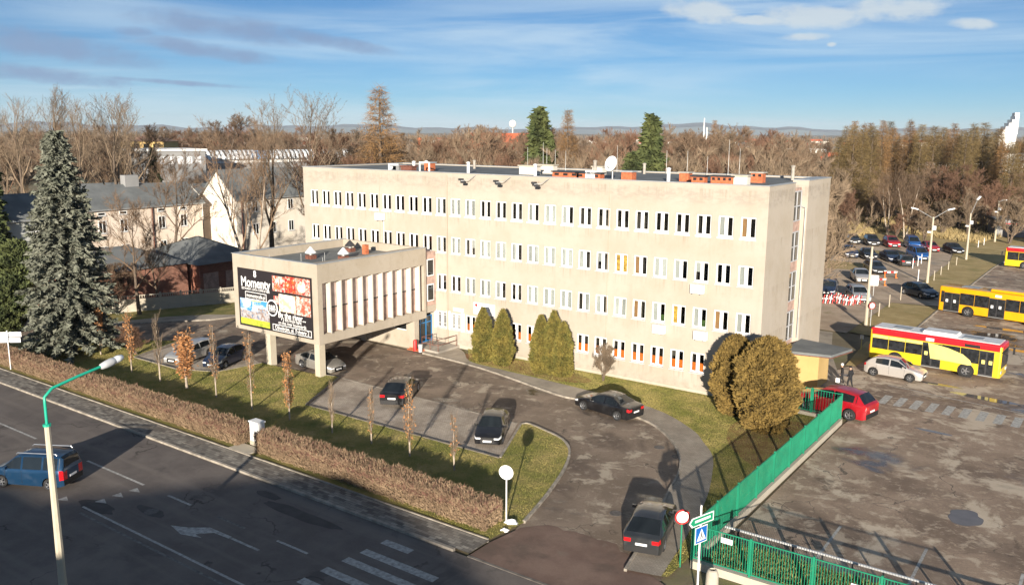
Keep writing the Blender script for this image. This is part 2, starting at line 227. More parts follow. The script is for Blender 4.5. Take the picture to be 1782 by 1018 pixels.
# ------------------------------------------------------------------ mesh helpers
class MB:
    def __init__(s): s.v = []; s.f = []
    def quad(s, *p):
        i = len(s.v); s.v += [tuple(a) for a in p]; s.f.append(tuple(range(i, i+len(p)))); return s
    def box(s, x0, x1, y0, y1, z0, z1):
        i = len(s.v); s.v += [(x, y, z) for z in (z0, z1) for x, y in ((x0, y0), (x1, y0), (x1, y1), (x0, y1))]
        s.f += [tuple(i+k for k in f) for f in ((3, 2, 1, 0), (4, 5, 6, 7), (0, 1, 5, 4), (1, 2, 6, 5), (2, 3, 7, 6), (3, 0, 4, 7))]; return s
    def obox(s, c, ax, ay, az, hx, hy, hz):          # oriented box
        i = len(s.v); c = Vector(c)
        s.v += [tuple(c+ax*(sx*hx)+ay*(sy*hy)+az*(sz*hz)) for sz in (-1, 1) for sx, sy in ((-1, -1), (1, -1), (1, 1), (-1, 1))]
        s.f += [tuple(i+k for k in f) for f in ((3, 2, 1, 0), (4, 5, 6, 7), (0, 1, 5, 4), (1, 2, 6, 5), (2, 3, 7, 6), (3, 0, 4, 7))]; return s
    def prism(s, poly, z0, z1):                      # upright prism over an xy polygon
        n = len(poly); i = len(s.v); s.v += [(p[0], p[1], z0) for p in poly]+[(p[0], p[1], z1) for p in poly]
        s.f += [tuple(i+n-1-k for k in range(n)), tuple(i+n+k for k in range(n))]+[(i+k, i+(k+1) % n, i+n+(k+1) % n, i+n+k) for k in range(n)]; return s
    def tube(s, pts, rad, n=8, cap=True):
        pts = [Vector(p) for p in pts]; rad = rad if isinstance(rad, (list, tuple)) else [rad]*len(pts); rings = []
        for k, p in enumerate(pts):
            d = (pts[min(k+1, len(pts)-1)]-pts[max(k-1, 0)]).normalized(); a = d.orthogonal().normalized() if k == 0 else (a-d*a.dot(d)).normalized(); b = d.cross(a)
            rings.append(len(s.v)); s.v += [tuple(p+(a*math.cos(t)+b*math.sin(t))*rad[k]) for t in [2*math.pi*j/n for j in range(n)]]
        for r0, r1 in zip(rings, rings[1:]): s.f += [(r0+j, r0+(j+1) % n, r1+(j+1) % n, r1+j) for j in range(n)]
        if cap: s.f += [tuple(rings[0]+n-1-j for j in range(n)), tuple(rings[-1]+j for j in range(n))]
        return s
    def lathe(s, prof, c=(0, 0, 0), n=20, axis='z', caps=True):  # prof: (radius, height)
        i = len(s.v); k = len(prof)
        for r, h in prof:
            for j in range(n):
                t = 2*math.pi*j/n; a, b = r*math.cos(t), r*math.sin(t)
                s.v.append({'z': (c[0]+a, c[1]+b, c[2]+h), 'y': (c[0]+a, c[1]+h, c[2]-b), 'x': (c[0]+h, c[1]+a, c[2]+b)}[axis])
        for m_ in range(k-1): s.f += [(i+m_*n+j, i+m_*n+(j+1) % n, i+(m_+1)*n+(j+1) % n, i+(m_+1)*n+j) for j in range(n)]
        if caps: s.f += [tuple(i+n-1-j for j in range(n)), tuple(i+(k-1)*n+j for j in range(n))]
        return s
    def mesh(s, name, mt, smooth=None):
        me = bpy.data.meshes.new(name); me.from_pydata(s.v, [], s.f); me.materials.append(MT[mt])
        if smooth: me.shade_smooth(); me.set_sharp_from_angle(angle=R(smooth))
        return me
    def build(s, name, mt, parent=None, smooth=None, loc=None, rz=0): return put(name, s.mesh(name, mt, smooth), parent, loc, rz)
def put(name, me, parent=None, loc=None, rz=0):
    o = bpy.data.objects.new(name, me); COL.objects.link(o)
    if parent: o.parent = parent
    if loc is not None: o.location = loc
    if rz: o.rotation_euler = (0, 0, rz)
    return o
def tag(o, label, cat, group=None):
    o['label'] = label; o['category'] = cat
    if group: o['group'] = group
    return o
def thing(name, label, cat, loc=(0, 0, 0), rz=0, group=None):
    o = put(name, None, None, loc, rz); o.empty_display_size = .3; return tag(o, label, cat, group)
def struct(o, kind='structure'): o['kind'] = kind; return o
def copy_tree(o, parent=None):
    c = o.copy(); COL.objects.link(c); c.parent = parent
    for ch in o.children: copy_tree(ch, c)
    return c
def npmesh(name, V, F, mt):                           # big triangle soups from numpy
    me = bpy.data.meshes.new(name); V = np.asarray(V, np.float32); F = np.asarray(F, np.int32)
    me.vertices.add(len(V)); me.vertices.foreach_set('co', V.ravel()); k = F.shape[1]
    me.loops.add(F.size); me.loops.foreach_set('vertex_index', F.ravel()); me.polygons.add(len(F)); me.polygons.foreach_set('loop_start', np.arange(0, F.size, k, dtype=np.int32))
    me.update(calc_edges=True); me.validate()
    for x in (mt if isinstance(mt, (list, tuple)) else [mt]): me.materials.append(MT[x])
    return me
def sheet(name, poly, z, mt, parent=None):
    b = MB(); b.quad(*[(p[0], p[1], z) for p in poly]); o = b.build(name, mt, parent)
    if not parent: struct(o)
    return o
def slab(name, poly, z0, z1, mt): return struct(MB().prism(poly, z0, z1).build(name, mt))
def smooth_poly(pts, n=4):                            # closed Catmull-Rom
    out = []; N = len(pts)
    for i in range(N):
        p0, p1, p2, p3 = [Vector((*pts[(i+k-1) % N][:2], 0)) for k in range(4)]
        for j in range(n):
            t = j/n; out.append(tuple(.5*((2*p1)+(p2-p0)*t+(2*p0-5*p1+4*p2-p3)*t*t+(3*p1-p0-3*p2+p3)*t**3))[:2])
    return out
def curve_pts(pts, n=5):
    out = []; P_ = [pts[0]]+list(pts)+[pts[-1]]
    for i in range(1, len(P_)-2):
        p0, p1, p2, p3 = [Vector((*P_[i+k-1][:2], 0)) for k in range(4)]
        for j in range(n):
            t = j/n; out.append(tuple(.5*((2*p1)+(p2-p0)*t+(2*p0-5*p1+4*p2-p3)*t*t+(3*p1-p0-3*p2+p3)*t**3))[:2])
    return out+[tuple(pts[-1][:2])]
def kerb(pts, w=.14, z0=-.05, z1=.13, name='kerb', mt='kerb', seg=1.0, parent=None):   # one stone after the other along a line
    root = parent or struct(put(name, None))
    d = 0
    for a, b in zip(pts, pts[1:]):
        a, b = Vector((a[0], a[1])), Vector((b[0], b[1])); L = (b-a).length
        if L < .05: continue
        k = max(1, round(L/seg)); t = (b-a)/L; nrm = Vector((-t.y, t.x))
        for j in range(k):
            p = a+t*(L*j/k+.006); e = a+t*(L*(j+1)/k-.006); dz = random.uniform(-.008, .008)
            MB().prism([p-nrm*w/2, e-nrm*w/2, e+nrm*w/2, p+nrm*w/2], z0, z1+dz).build('kerb_stone', mt, root)
    return root

# ------------------------------------------------------------------ ground
struct(MB().quad((-9000, -3000, -.06), (9000, -3000, -.06), (9000, 14000, -.06), (-9000, 14000, -.06)).build('ground', 'earth'))
road = sheet('road', [(-140, -60), (130, -60), (130, -28.6), (-140, -28.6)], 0.0, 'asphalt')
# kerb and pavement along the road
sheet('pavement', [(-140, -28.45), (42.3, -28.45), (42.3, -26.95), (-140, -26.95)], .10, 'pavers')
kerb([(-36, -28.53), (-20, -28.53), (0, -28.53), (20, -28.53), (41.5, -28.53)], .18, -.05, .12, seg=1.0)
MB().box(-140, -36, -28.62, -28.44, -.05, .12).build('kerb_run', 'kerb', bpy.data.objects['kerb'])
kerb([(-12, -26.9), (42.2, -26.9)], .08, -.05, .15, 'edging', 'kerb', 1.0)
ap = [(42.3, -26.95), (42.3, -28.45), (51.5, -28.45), (50.6, -25.7), (50.0, -25.4), (48.9, -24.9)]+[(48.9-(48.9-42.6)*k/14, -24.7+1.1*math.sin(math.pi*k/14)**.7+random.uniform(-.22, .22)) for k in range(1, 14)]+[(42.6, -24.9)]
sheet('driveway_apron', ap, .012, 'red_asphalt')
kerb([(42.3, -28.53), (50, -28.53)], .14, -.05, .025, 'flush_kerb', 'kerb_dark')
sheet('pavement', [(51.5, -28.45), (130, -28.45), (130, -26.5), (51.5, -26.5)], .10, 'pavers')
# lawn strip behind the hedges
lawnA = [(-140, -26.86), (42.2, -26.86), (42.5, -24.5), (41.6, -21.1), (40.5, -17.7), (39.3, -15.2), (37.9, -13.8), (36.1, -13.1), (34.6, -12.7), (34.3, -13.1), (36.6, -18.5), (20.2, -18.6), (17.0, -12.5), (15.2, -13.2), (9.0, -13.6), (8.4, -17.3), (5.2, -18.7), (-.8, -18.7), (-2.7, -13.2), (-9, -17.0), (-14.2, -22.6), (-24, -23.2), (-140, -23.2)]
sheet('lawn', lawnA, .09, 'lawn')
kerb(curve_pts([(42.45, -24.4), (41.6, -21.1), (40.5, -17.7), (39.3, -15.2), (37.9, -13.8), (36.1, -13.1), (34.6, -12.7), (34.3, -13.1)], 3)+[(36.65, -18.5)], .14, -.05, .14, seg=.8)
kerb([(36.65, -18.55), (20.2, -18.65), (17.0, -12.5), (15.2, -13.1)], .12, -.05, .13, mt='kerb_dark'); kerb([(9.0, -13.6), (8.4, -17.3), (5.2, -18.75), (-.8, -18.75), (-2.75, -13.2)], .12, -.05, .13)
# driveway and parking
drive = [(42.5, -25.2), (44.4, -26.2), (48.6, -26.2), (50.2, -25.4), (48.6, -17.0), (46.7, -14), (45.5, -11), (42.8, -8.5), (40, -7), (34.8, -6.3), (24, -3.9), (17.5, -3.2), (10, -3.0), (-.5, -3.0), (-.9, 20), (-6, 20), (-6.5, -1), (-8, -6.3), (-11.5, -10.6), (-14.5, -14), (-24, -18.4), (-60, -19), (-60, -23.4), (-24, -23.3), (-14, -22.7), (-9, -17), (-2.7, -13.1), (-.8, -18.65), (5.2, -18.65), (8.4, -17.2), (9, -13.5), (15.2, -13), (17, -12.4), (20.2, -18.55), (36.6, -18.45), (34.2, -13), (34.6, -12.6), (36.1, -13), (37.9, -13.7), (39.4, -15.2), (40.6, -17.7), (41.7, -21.1)]
sheet('driveway', drive, .004, 'asphalt_old')
sheet('parking_bays', [(17.2, -12.5), (20.25, -18.55), (36.5, -18.45), (33.9, -12.9), (30.9, -12.85), (24, -12.6)], .009, 'pavers_park')
sheet('parking_bays', [(-.8, -18.6), (5.2, -18.6), (8.4, -17.2), (9.0, -13.6), (6, -12.6), (-2.3, -13.0)], .009, 'pavers_park')
kerb([(17.2, -12.5), (24, -12.6), (30.9, -12.85), (33.9, -12.9)], .12, -.05, .018, 'flush_kerb', 'kerb')
# walk along the front, bending round to the road
inner = [(-.9, -3.05), (10, -3.05), (17.3, -3.4), (24.1, -4.1), (32.6, -6.3), (34.8, -6.4), (39.9, -7.4), (42.4, -9.0), (44.3, -11.2), (45.7, -13.8), (46.6, -17.3), (47.6, -21), (48.6, -25.6)]
outer = [(-.9, -.05), (15.5, -.05), (19.2, -.6), (22.0, -3.0), (25, -3.5), (31.9, -4.0), (39.4, -5.0), (43.4, -7.3), (45.2, -9.3), (46.4, -10.9), (47.4, -13.3), (48.5, -16.7), (49.4, -21), (50.1, -25.2)]
ci, co = curve_pts(inner, 4), curve_pts(outer, 4)
sheet('walk', ci[:21]+co[:25][::-1], .10, 'walk'); sheet('walk_pavers', ci[20:]+co[24:][::-1], .104, 'pavers_walk')
kerb(ci[8:], .13, -.05, .14, seg=.8)
lawnB = co[12:] + [(50.35, -25.0), (50.35, -.3), (45.0, -.05), (19.5, -.05)]
sheet('lawn', lawnB, .088, 'lawn')
sheet('leaf_bed', smooth_poly([(20.5, -2.4), (26, -3.3), (31.5, -3.4), (33, -2.0), (30, -.8), (22, -.6)], 4), .096, 'leaf_litter'); sheet('leaf_bed', smooth_poly([(46.4, -8.5), (49.9, -11), (50.1, -3), (47, -2.2), (45.3, -4.5)], 4), .097, 'leaf_litter')
# paths left of the annex
sheet('lawn', [(-19, -11.2), (-13.6, .8), (-8, -3.2), (-10.3, -4.8), (-12.8, -8), (-15, -13.2), (-24, -17.6), (-26, -15)], .06, 'lawn'); sheet('side_walk', [(-24, -17.6), (-15, -13.2), (-12.8, -8), (-10.3, -4.8), (-8, -3.2), (-6.5, -1), (-6.6, -3.2), (-8.2, -6.2), (-11.5, -10.5), (-14.5, -13.9), (-24, -18.3)], .065, 'walk')
kerb([(-14.5, -13.9), (-11.5, -10.5), (-8.2, -6.2), (-6.5, -2), (-6, 18)], .12, -.05, .11)
# the bus yard on the right
yard = [(51.0, -22.9), (51.0, -.4), (51.3, 5), (46, 9.2), (47.6, 15), (48.3, 25), (49.2, 33), (49.2, 45), (49.6, 61), (50, 80), (51, 96), (125, 96), (125, -22.9)]
sheet('yard', yard, .006, 'yard')
sheet('service_walk', [(45.1, .0), (50.3, .2), (51.1, 2), (51.0, 6), (48.2, 9.5), (45.1, 18), (43, 26), (30, 26), (30, 14.2), (45.1, 14.2)], .011, 'walk')
kerb([(48.3, 25), (49.1, 33), (49.2, 45), (49.6, 61), (50, 80), (50.6, 92)], .14, -.05, .10, seg=1.6)
sheet('dry_verge', [(44.2, 27), (48.2, 26), (49.1, 33), (49.15, 45), (44.2, 44.6)], .05, 'dry_lawn'); sheet('dry_verge', [(44.3, 56), (48.5, 52), (49.5, 61), (49.9, 80), (50.6, 92), (60, 118), (40, 119), (44.2, 81.6)], .05, 'dry_lawn')
sheet('dry_verge', [(47.2, 14.5), (48.0, 14.6), (48.25, 25), (46.5, 24)], .05, 'dry_lawn')
sheet('car_park', [(-10, 30), (44.1, 26.5), (44.2, 45), (49.1, 46), (49.3, 54), (44.3, 57), (44.2, 100), (15, 104), (-10, 100)], .002, 'dirt_lot'); sheet('field', [(-80, 100), (60, 96), (75, 150), (-60, 160)], -.01, 'dry_lawn')
sheet('dry_verge', [(15, 84), (40, 84.5), (40, 90), (15, 89.5)], .012, 'dry_lawn'); sheet('dry_verge', [(15, 64), (37, 67), (36, 74), (15, 73)], .012, 'dry_lawn')
# paint on the road
def mark(pts, mt='worn_paint', name='lane_marking', z=.004, parent=road): return MB().quad(*[(p[0], p[1], z) for p in pts]).build(name, mt, parent)
def dash(x0, x1, y, w=.14, mt='worn_paint', **k): return mark([(x0, y-w/2), (x1, y-w/2), (x1, y+w/2), (x0, y+w/2)], mt, **k)
for x0, x1 in ((-30, -24), (-18, -12), (-6, 0), (6, 12)): dash(x0, x1, -32.7)
dash(17.9, 23.6, -32.7); dash(25.8, 27.8, -32.7); dash(30, 32.1, -32.7, mt='worn_paint_dark'); dash(34.3, 36.4, -32.6)
dash(32.4, 34.4, -33.7)
mark([(29.0, -34.6), (30.2, -34.85), (31.3, -34.5), (30.75, -34.45), (31.3, -33.85), (32.35, -33.8), (32.35, -33.6), (30.7, -33.62), (29.85, -34.25)], name='arrow_marking')
dash(23.6, 60, -36.0, .13); dash(24.2, 60, -36.45, .13, mt='worn_paint_dark')
for x, y in ((23.9, -35.1), (23.9, -34.2), (24.0, -33.35), (22.1, -36.1)): mark([(x-.35, y-.25), (x+.3, y), (x-.35, y+.25)], name='yield_triangle')
for x0, x1, y, mt_ in ((38.3, 40.0, -29.75, 'worn_paint'), (38.2, 42.5, -30.95, 'worn_paint'), (38.1, 42.2, -31.95, 'worn_paint'), (38.0, 42.0, -33.1, 'worn_paint'), (37.9, 42, -34.3, 'worn_paint')): dash(x0, x1, y, .45, mt_, name='crosswalk_stripe')
def blob(cx, cy, rx, ry, n=16, jag=.25, rot=0):
    out = []
    for k in range(n):
        t = 2*math.pi*k/n; r = 1+random.uniform(-jag, jag); a, b = rx*r*math.cos(t), ry*r*math.sin(t); out.append((cx+a*math.cos(rot)-b*math.sin(rot), cy+a*math.sin(rot)+b*math.cos(rot)))
    return smooth_poly(out, 3)
for c in ((24.2, -35.6, 1.3, .5), (26.9, -34.3, 1.1, .35), (33.0, -30.2, 2.8, .4), (30, -29.6, .9, .3)): MB().quad(*[(*p, .0035) for p in blob(*c, jag=.14)]).build('tar_patch', 'patch_tar', road)
def disc(name, cx, cy, r, z, mt, parent): return MB().lathe([(r, 0), (r*.98, .012), (r*.8, .012), (r*.79, .006), (.01, .006)], (cx, cy, z), 20).build(name, mt, parent)
disc('manhole_cover', 26.9, -34.3, .35, .004, 'manhole', road)
MB().box(19.9, 20.9, -27.9, -27.2, .10, .112).build('access_cover', 'kerb_dark', bpy.data.objects['pavement'])
dr = bpy.data.objects['driveway']
for x, y in ((47.2, -21.2), (45.5, -20.8), (43.2, -11.3), (44.7, -12.0)): disc('manhole_cover', x, y, .32, .006, 'manhole', dr)
yd = bpy.data.objects['yard']
def strip(name, a, b, w, z, mt, parent):
    a, b = Vector(a), Vector(b); t = (b-a).normalized(); n = Vector((-t.y, t.x))*w/2; return MB().quad(*[(*p, z) for p in (a-n, b-n, b+n, a+n)]).build(name, mt, parent)
for k in range(9):
    x = 51.9+k*1.02; mark([(x-.25, 5.7), (x+.27, 5.7), (x+.33, 8.0), (x-.19, 8.0)], 'worn_paint', 'crosswalk_stripe', .011, yd)
strip('yard_marking', (51.3, 10.7), (75, 6.6), .12, .011, 'worn_paint', yd)
for x in (54.9, 58.7, 62.5): strip('bay_marking', (x, -20.3), (x, -15.6), .13, .011, 'worn_paint', yd)
for a, b in (((50, 33), (62, 31)), ((51, 55), (70, 50)), ((51, 66), (70, 62)), ((51, 72), (72, 68)), ((52, 37), (66, 34.5))): strip('yard_marking', a, b, .12, .011, 'worn_paint_dark', yd)
for i, c in enumerate(((59.6, -11.0, .75, .95), (64.5, -3.5, 1.6, .3), (56.0, 1.6, 1.1, .2), (57.5, 11.4, 2.2, .5), (63, 9.5, 2.5, .5), (65, 24, 3, .8), (60, 28.5, 3, .6), (56, 37.4, 2.5, .5), (62, 34.5, 3, .6), (67, -8.5, 2, .5), (54.3, 13.2, 1.5, .3))):
    struct(MB().quad(*[(*p, .014) for p in blob(*c, rot=-.1, jag=.16)]).build('puddle', 'puddle_water'))
# ------------------------------------------------------------------ main building
X0, X1, DEP, TOP = -.91, 45.06, 14.1, 15.08
ROWZ = [12.97, 9.66, 6.35, 3.04]; WW, WH = 1.10, 1.46
B = thing('office_building', 'long four storey cream office building with rows of white double windows', 'building', (0, 0, 0))
wins = [(i, r) for r in range(4) for i in range(28) if not (r == 2 and i < 9) and not (r == 3 and i < 10)]
has = set(wins)
xs = [X0]; 
for i in range(28): xs += [i*1.6, i*1.6+WW]
xs.append(X1)
zs = [0.0]
for r in (3, 2, 1, 0): zs += [ROWZ[r]-WH, ROWZ[r]]
zs.append(TOP)
fwl = MB()
for a in range(len(xs)-1):
    for b in range(len(zs)-1):
        if a % 2 == 1 and b % 2 == 1 and ((a-1)//2, 3-(b-1)//2) in has:
            x0, x1, z0, z1 = xs[a], xs[a+1], zs[b], zs[b+1]; d = .22
            fwl.quad((x0, 0, z0), (x0, 0, z1), (x0, d, z1), (x0, d, z0)); fwl.quad((x1, 0, z0), (x1, d, z0), (x1, d, z1), (x1, 0, z1)); fwl.quad((x0, 0, z0), (x0, d, z0), (x1, d, z0), (x1, 0, z0)); fwl.quad((x0, 0, z1), (x1, 0, z1), (x1, d, z1), (x0, d, z1))
        else: fwl.quad((xs[a], 0, zs[b]), (xs[a+1], 0, zs[b]), (xs[a+1], 0, zs[b+1]), (xs[a], 0, zs[b+1]))
fwl.build('front_wall', 'plaster', B)
b = MB(); b.box(X0, X0+.3, .003, DEP, 0, TOP); b.box(X0+.3, X1-1.2, DEP-.3, DEP-.003, 0, TOP); b.build('wall', 'plaster', B)
# right end: two wall panels with a recessed stair window between them
b = MB(); b.box(X1-.3, X1-.002, .003, 5.4, 0, TOP); b.box(X1-1.2, X1-.3, 5.1, 5.4, 0, TOP-.2); b.box(X1-1.2, X1-.002, 8.5, DEP, 0, TOP+.03); b.build('end_wall', 'plaster', B)
b = MB(); b.box(X1-.60, X1-.50, 5.4, 8.5, 0, 14.6); b.build('stair_infill', 'brown_render', B)
for k in range(4):
    z = 3.2+k*3.0; f = MB(); n = 3
    for t in (0, 1, 2, 3): f.box(X1-.50, X1-.42, 5.5+t*.95-.04, 5.5+t*.95+.04, z, z+2.2)
    for t in (0, 1, 2): f.box(X1-.50, X1-.425, 5.5, 8.35, z+t*1.08-.04, z+t*1.08+.04)
    w = f.build('stair_window', 'sill_metal', B)
    for t in range(3):
        for u in range(2): MB().box(X1-.495, X1-.46, 5.55+t*.95, 6.4+t*.95, z+.05+u*1.08, z+1.02+u*1.08).build('pane', 'dark_glass', w)
MB().tube([(X1-.4, 8.40, 13.2), (X1-.10, 8.40, 13.1), (X1-.10, 8.40, 12.8), (X1-.10, 8.40, 3.2)], .05).build('downpipe', 'galv', B)
# inside: floors, rear partition, so that the panes look into rooms
b = MB()
for z in (.15, 3.9-3.3*.0, 7.2, 10.5, 13.7): b.box(X0+.3, X1-1.21, .24, 6, z-.12, z)
b.box(X0+.3, X1-1.21, 6, 6.1, 0, 13.7)
for i in (0, 4, 8, 11, 14, 17, 19, 22, 25): b.box(i*1.6-.3, i*1.6-.2, .24, 6, .2, 13.6)
b.build('interior', 'room', B)
# windows: white frames with two lights, sill, blinds behind the glass
fr = MB(); d0, d1 = .10, .17; t = .06
fr.box(0, WW, d0, d1, 0, t); fr.box(0, WW, d0, d1, WH-t, WH); fr.box(0, t, d0, d1, t, WH-t); fr.box(WW-t, WW, d0, d1, t, WH-t); fr.box(WW/2-.09, WW/2+.09, d0-.015, d1, t, WH-t)
for c in (t, WW/2+.09):
    c2 = c+WW/2-.09-t
    fr.box(c, c+.04, d0+.01, d1-.005, t, WH-t); fr.box(c2-.04, c2, d0+.01, d1-.005, t, WH-t); fr.box(c+.04, c2-.04, d0+.01, d1-.005, t, t+.05); fr.box(c+.04, c2-.04, d0+.01, d1-.005, WH-t-.05, WH-t)
frame_me = fr.mesh('window', 'white_plastic'); PW = WW/2-.09-t-.08
pane_me = MB().box(0, PW, .135, .145, 0, WH-2*t-.1).mesh('pane', 'window_glass'); sill_me = MB().box(-.05, WW+.05, -.09, .10, -.07, -.003).mesh('sill', 'sill_metal'); wsill_me = MB().box(-.03, WW+.03, -.06, .10, -.12, -.003).mesh('sill', 'white_plastic')
def panel_me(n, mt, h0, h1): return MB().box(-.04, PW+.04, .24, .26, h0, h1).mesh(n, mt)
PH = WH-2*t-.1
INS = {'p': panel_me('blind', 'blind', -.05, PH+.05), 'b': panel_me('curtain', 'curtain_brown', -.05, PH+.05), 'o': panel_me('orange_film', 'orange_film', -.03, PH*.46), 'y': panel_me('curtain', 'curtain_yellow', -.05, PH+.05), 'h': panel_me('blind', 'blind', PH*.45, PH+.05), 'g': panel_me('house_plant', 'plant_green', -.03, PH*.35)}
CODE = ["pp pp pd pd pp pp pd dd dd dd pd pp pp dd dd dd pd pp pd dd dd dd dd dd dd dd pd bd".split(),
        "pp pd pd pd pd dd pp pd hd pd pd pp dh pp pp pd pp pp pp pd hd yy bd pp pd hd dd pd bd".split(),
        ". . . . . . . . . pd pd dd pp pp pd dd pp pp pp dp pd pp bd pg yd pg bd pd gg".split()[:28],
        ". . . . . . . . . . pp pp oo oo od oo oo oo oo oo oo oo oo oo oo oo oo oo".split()]
for i, r in wins:
    w = put('window', frame_me, B, (i*1.6, 0, ROWZ[r]-WH)); put('sill', sill_me if r else wsill_me, w)
    for k, c in enumerate((CODE[r]+['dd']*30)[i].ljust(2, 'd')[:2]):
        xo = t+.04+k*(WW/2+.09-t); p = put('pane', pane_me, w, (xo, 0, t+.05))
        if c in INS: put(INS[c].name.split('.')[0], INS[c], w, (xo, random.uniform(0, .05), t+.05))
# plinth, parapet cap, roof
MB().box(17.5, X1-.02, -.04, -.002, 0, .32).build('plinth', 'concrete', B)
rf = MB().box(X0+.3, X1-1.21, .25, DEP-.31, 14.2, 15.0).build('roof', 'roofing', B)
b = MB(); b.box(X0+.3, X1-.3, .002, .25, 14.6, TOP-.002); b.build('parapet', 'plaster', B)
b = MB(); b.box(X0-.05, X1+.05, -.06, .28, TOP, TOP+.05); b.box(X0-.05, X0+.33, .28, DEP, TOP, TOP+.05); b.box(X1-.33, X1+.05, .28, 5.42, TOP, TOP+.05); b.box(X1-1.2, X1+.05, 8.46, DEP+.05, TOP+.03, TOP+.08); b.box(X0-.05, X1-1.2, DEP-.34, DEP+.04, TOP+.001, TOP+.052); b.build('parapet_cap', 'roof_tin', B)
for x in (9.3, 17.25, 33.0): MB().box(x-.03, x+.03, -.03, 0, 3.1, 14.9).build('expansion_joint', 'plaster_annex', B)
def chimney(name, x, y, lx, ly, h, mt, cap='mortar_grey', holes=0, label='', cat='chimney', z=15.0):
    c = thing(name, label, cat, (x, y, z)); MB().box(-lx/2, lx/2, -ly/2, ly/2, 0, h).build('stack', mt, c); MB().box(-lx/2-.1, lx/2+.1, -ly/2-.1, ly/2+.1, h, h+.1).build('cap', cap, c)
    for k in range(holes): MB().box(-lx/2+lx*(k+.25)/holes, -lx/2+lx*(k+.75)/holes, -ly/2-.015, -ly/2+.02, h-.24, h-.06).build('vent_opening', 'black', c)
    return c
def roofpt(px, py, z=15.0): p = G(px, py, z); return p.x, min(max(p.y, .95), 13)
for name, px, py, lx, ly, h, mt, cap, holes, lab in (
    ('brick_chimney', 748, 297, .9, .9, 1.1, 'brick_red', 'roof_tin', 0, 'orange brick chimney with grey metal hood near the left end of the roof'),
    ('brick_chimney', 688, 300, 1.6, .8, .7, 'rust_metal', 'rust_metal', 0, 'low dark red chimney behind the parapet beside the white cooling unit at roof left'),
    ('brick_chimney', 969, 312, 3.0, .8, .75, 'brick_red', 'dark_metal', 3, 'wide low orange chimney with dark cap left of the satellite dish'),
    ('brick_chimney', 1006, 314, 2.6, .8, .7, 'brick_red', 'dark_metal', 3, 'wide low orange chimney directly below the satellite dish'),
    ('brick_chimney', 1094, 314, 1.1, .9, 1.0, 'brick_red', 'roof_tin', 0, 'square orange brick chimney right of the satellite dish with grey slab on top'),
    ('brick_chimney', 1193, 316, .9, .9, 1.0, 'brick_red', 'mortar_grey', 0, 'bright orange square chimney in the middle of the right roof half'),
    ('brick_chimney', 1217, 320, 1.2, .7, .8, 'brick_red', 'dark_metal', 2, 'small brick chimney with two vent openings'),
    ('brick_chimney', 1258, 321, 2.0, .7, .85, 'brick_red', 'dark_metal', 4, 'long brick chimney with a row of four vent openings'),
    ('brick_chimney', 1319, 318, 1.1, .8, 1.1, 'brick_red', 'mortar_grey', 2, 'brick chimney nearest the right end of the roof'),
    ('rendered_chimney', 1290, 322, 1.3, .8, .95, 'plaster_white', 'concrete', 0, 'pale rendered chimney between two brick chimneys at roof right'),
    ('rendered_chimney', 1043, 304, 1.2, .9, 1.0, 'plaster_white', 'concrete', 0, 'pale rendered chimney right behind the satellite dish'),
    ('rendered_chimney', 922, 304, 2.2, .8, 1.1, 'plaster_white', 'concrete', 0, 'wide pale rendered chimney at mid roof left of the dish'),
    ('rendered_chimney', 950, 302, 2.4, .8, 1.1, 'plaster_white', 'concrete', 0, 'second wide pale rendered chimney, nearer to the dish'),
    ('rendered_chimney', 673, 299, 1.2, 1.0, .75, 'far_grey', 'roof_tin', 0, 'low grey roof box at the left end of the roof')):
    x, y = roofpt(px, py); chimney(name, x, y, lx*.8, ly*.8, h*.62, mt, cap, holes, lab)
def ac_unit(x, y, z, label, w=.95, group=None, rz=0):
    a = thing('air_conditioner', label, 'air conditioner', (x, y, z), rz); MB().box(-w/2, w/2, -.40, -.06, 0, .62).build('casing', 'white_plastic', a)
    MB().lathe([(.25, 0), (.25, -.02), (.22, -.02), (.21, -.005), (.02, -.005)], (-w*.14, -.402, .31), 24, 'y').build('fan_grille', 'sill_metal', a)
    for s in (-.3, .3): MB().box(s-.03, s+.03, -.42, 0, -.06, -.002).build('bracket', 'galv', a)
    return a
ac_unit(40.4, 0, 7.42, 'white air conditioner on the facade below the second row from the top, right side'); ac_unit(37.55, 0, 4.12, 'white air conditioner above the ground floor windows, left of the pair'); ac_unit(40.8, 0, 4.10, 'white air conditioner above the ground floor windows, right of the pair')
ac_unit(9.5, 0, 10.62, 'white air conditioner high on the left part of the facade with a cable below it')
MB().box(9.75, 9.79, -.03, -.002, 6.6, 10.6).build('cable_duct', 'white_plastic', B)
x, y = roofpt(643, 300); ac_unit(x, y, 15.05, 'white cooling unit standing on the left end of the roof'); x, y = roofpt(987, 316); ac_unit(x, y, 15.05, 'white cooling unit on the roof in front of the orange chimney by the dish', .8)
x, y = roofpt(720, 301); a = thing('frame_rack', 'white square metal frame standing on the roof left half', 'rack', (x, y, 15.0)); b = MB(); b.box(-.6, -.5, -.05, .05, 0, .9); b.box(.5, .6, -.05, .05, 0, .9); b.box(-.5, .5, -.05, .05, .8, .9); b.build('frame', 'white_plastic', a)
# satellite dish
x, y = roofpt(1018, 318); a = thing('satellite_dish', 'large white satellite dish standing on the roof', 'satellite dish', (x, y, 15.0))
MB().tube([(0, 0, 0), (0, 0, 1.1)], .06).build('mast', 'galv', a)
dm = MB(); dm.lathe([(.02, .0), (.3, -.03), (.6, -.12), (.82, -.24), (.80, -.26), (.58, -.16), (.3, -.07), (.02, -.04)], (0, 0, 0), 28, 'y'); o = dm.build('dish', 'sign_white', a, 40); o.location = (0, -.1, 1.2); o.rotation_euler = (-.3, 0, -.2); o.scale = (.68, .68, .72)
MB().tube([(0, -.2, .8), (-.1, -.7, 1.1)], .03).build('feed_arm', 'galv', a)
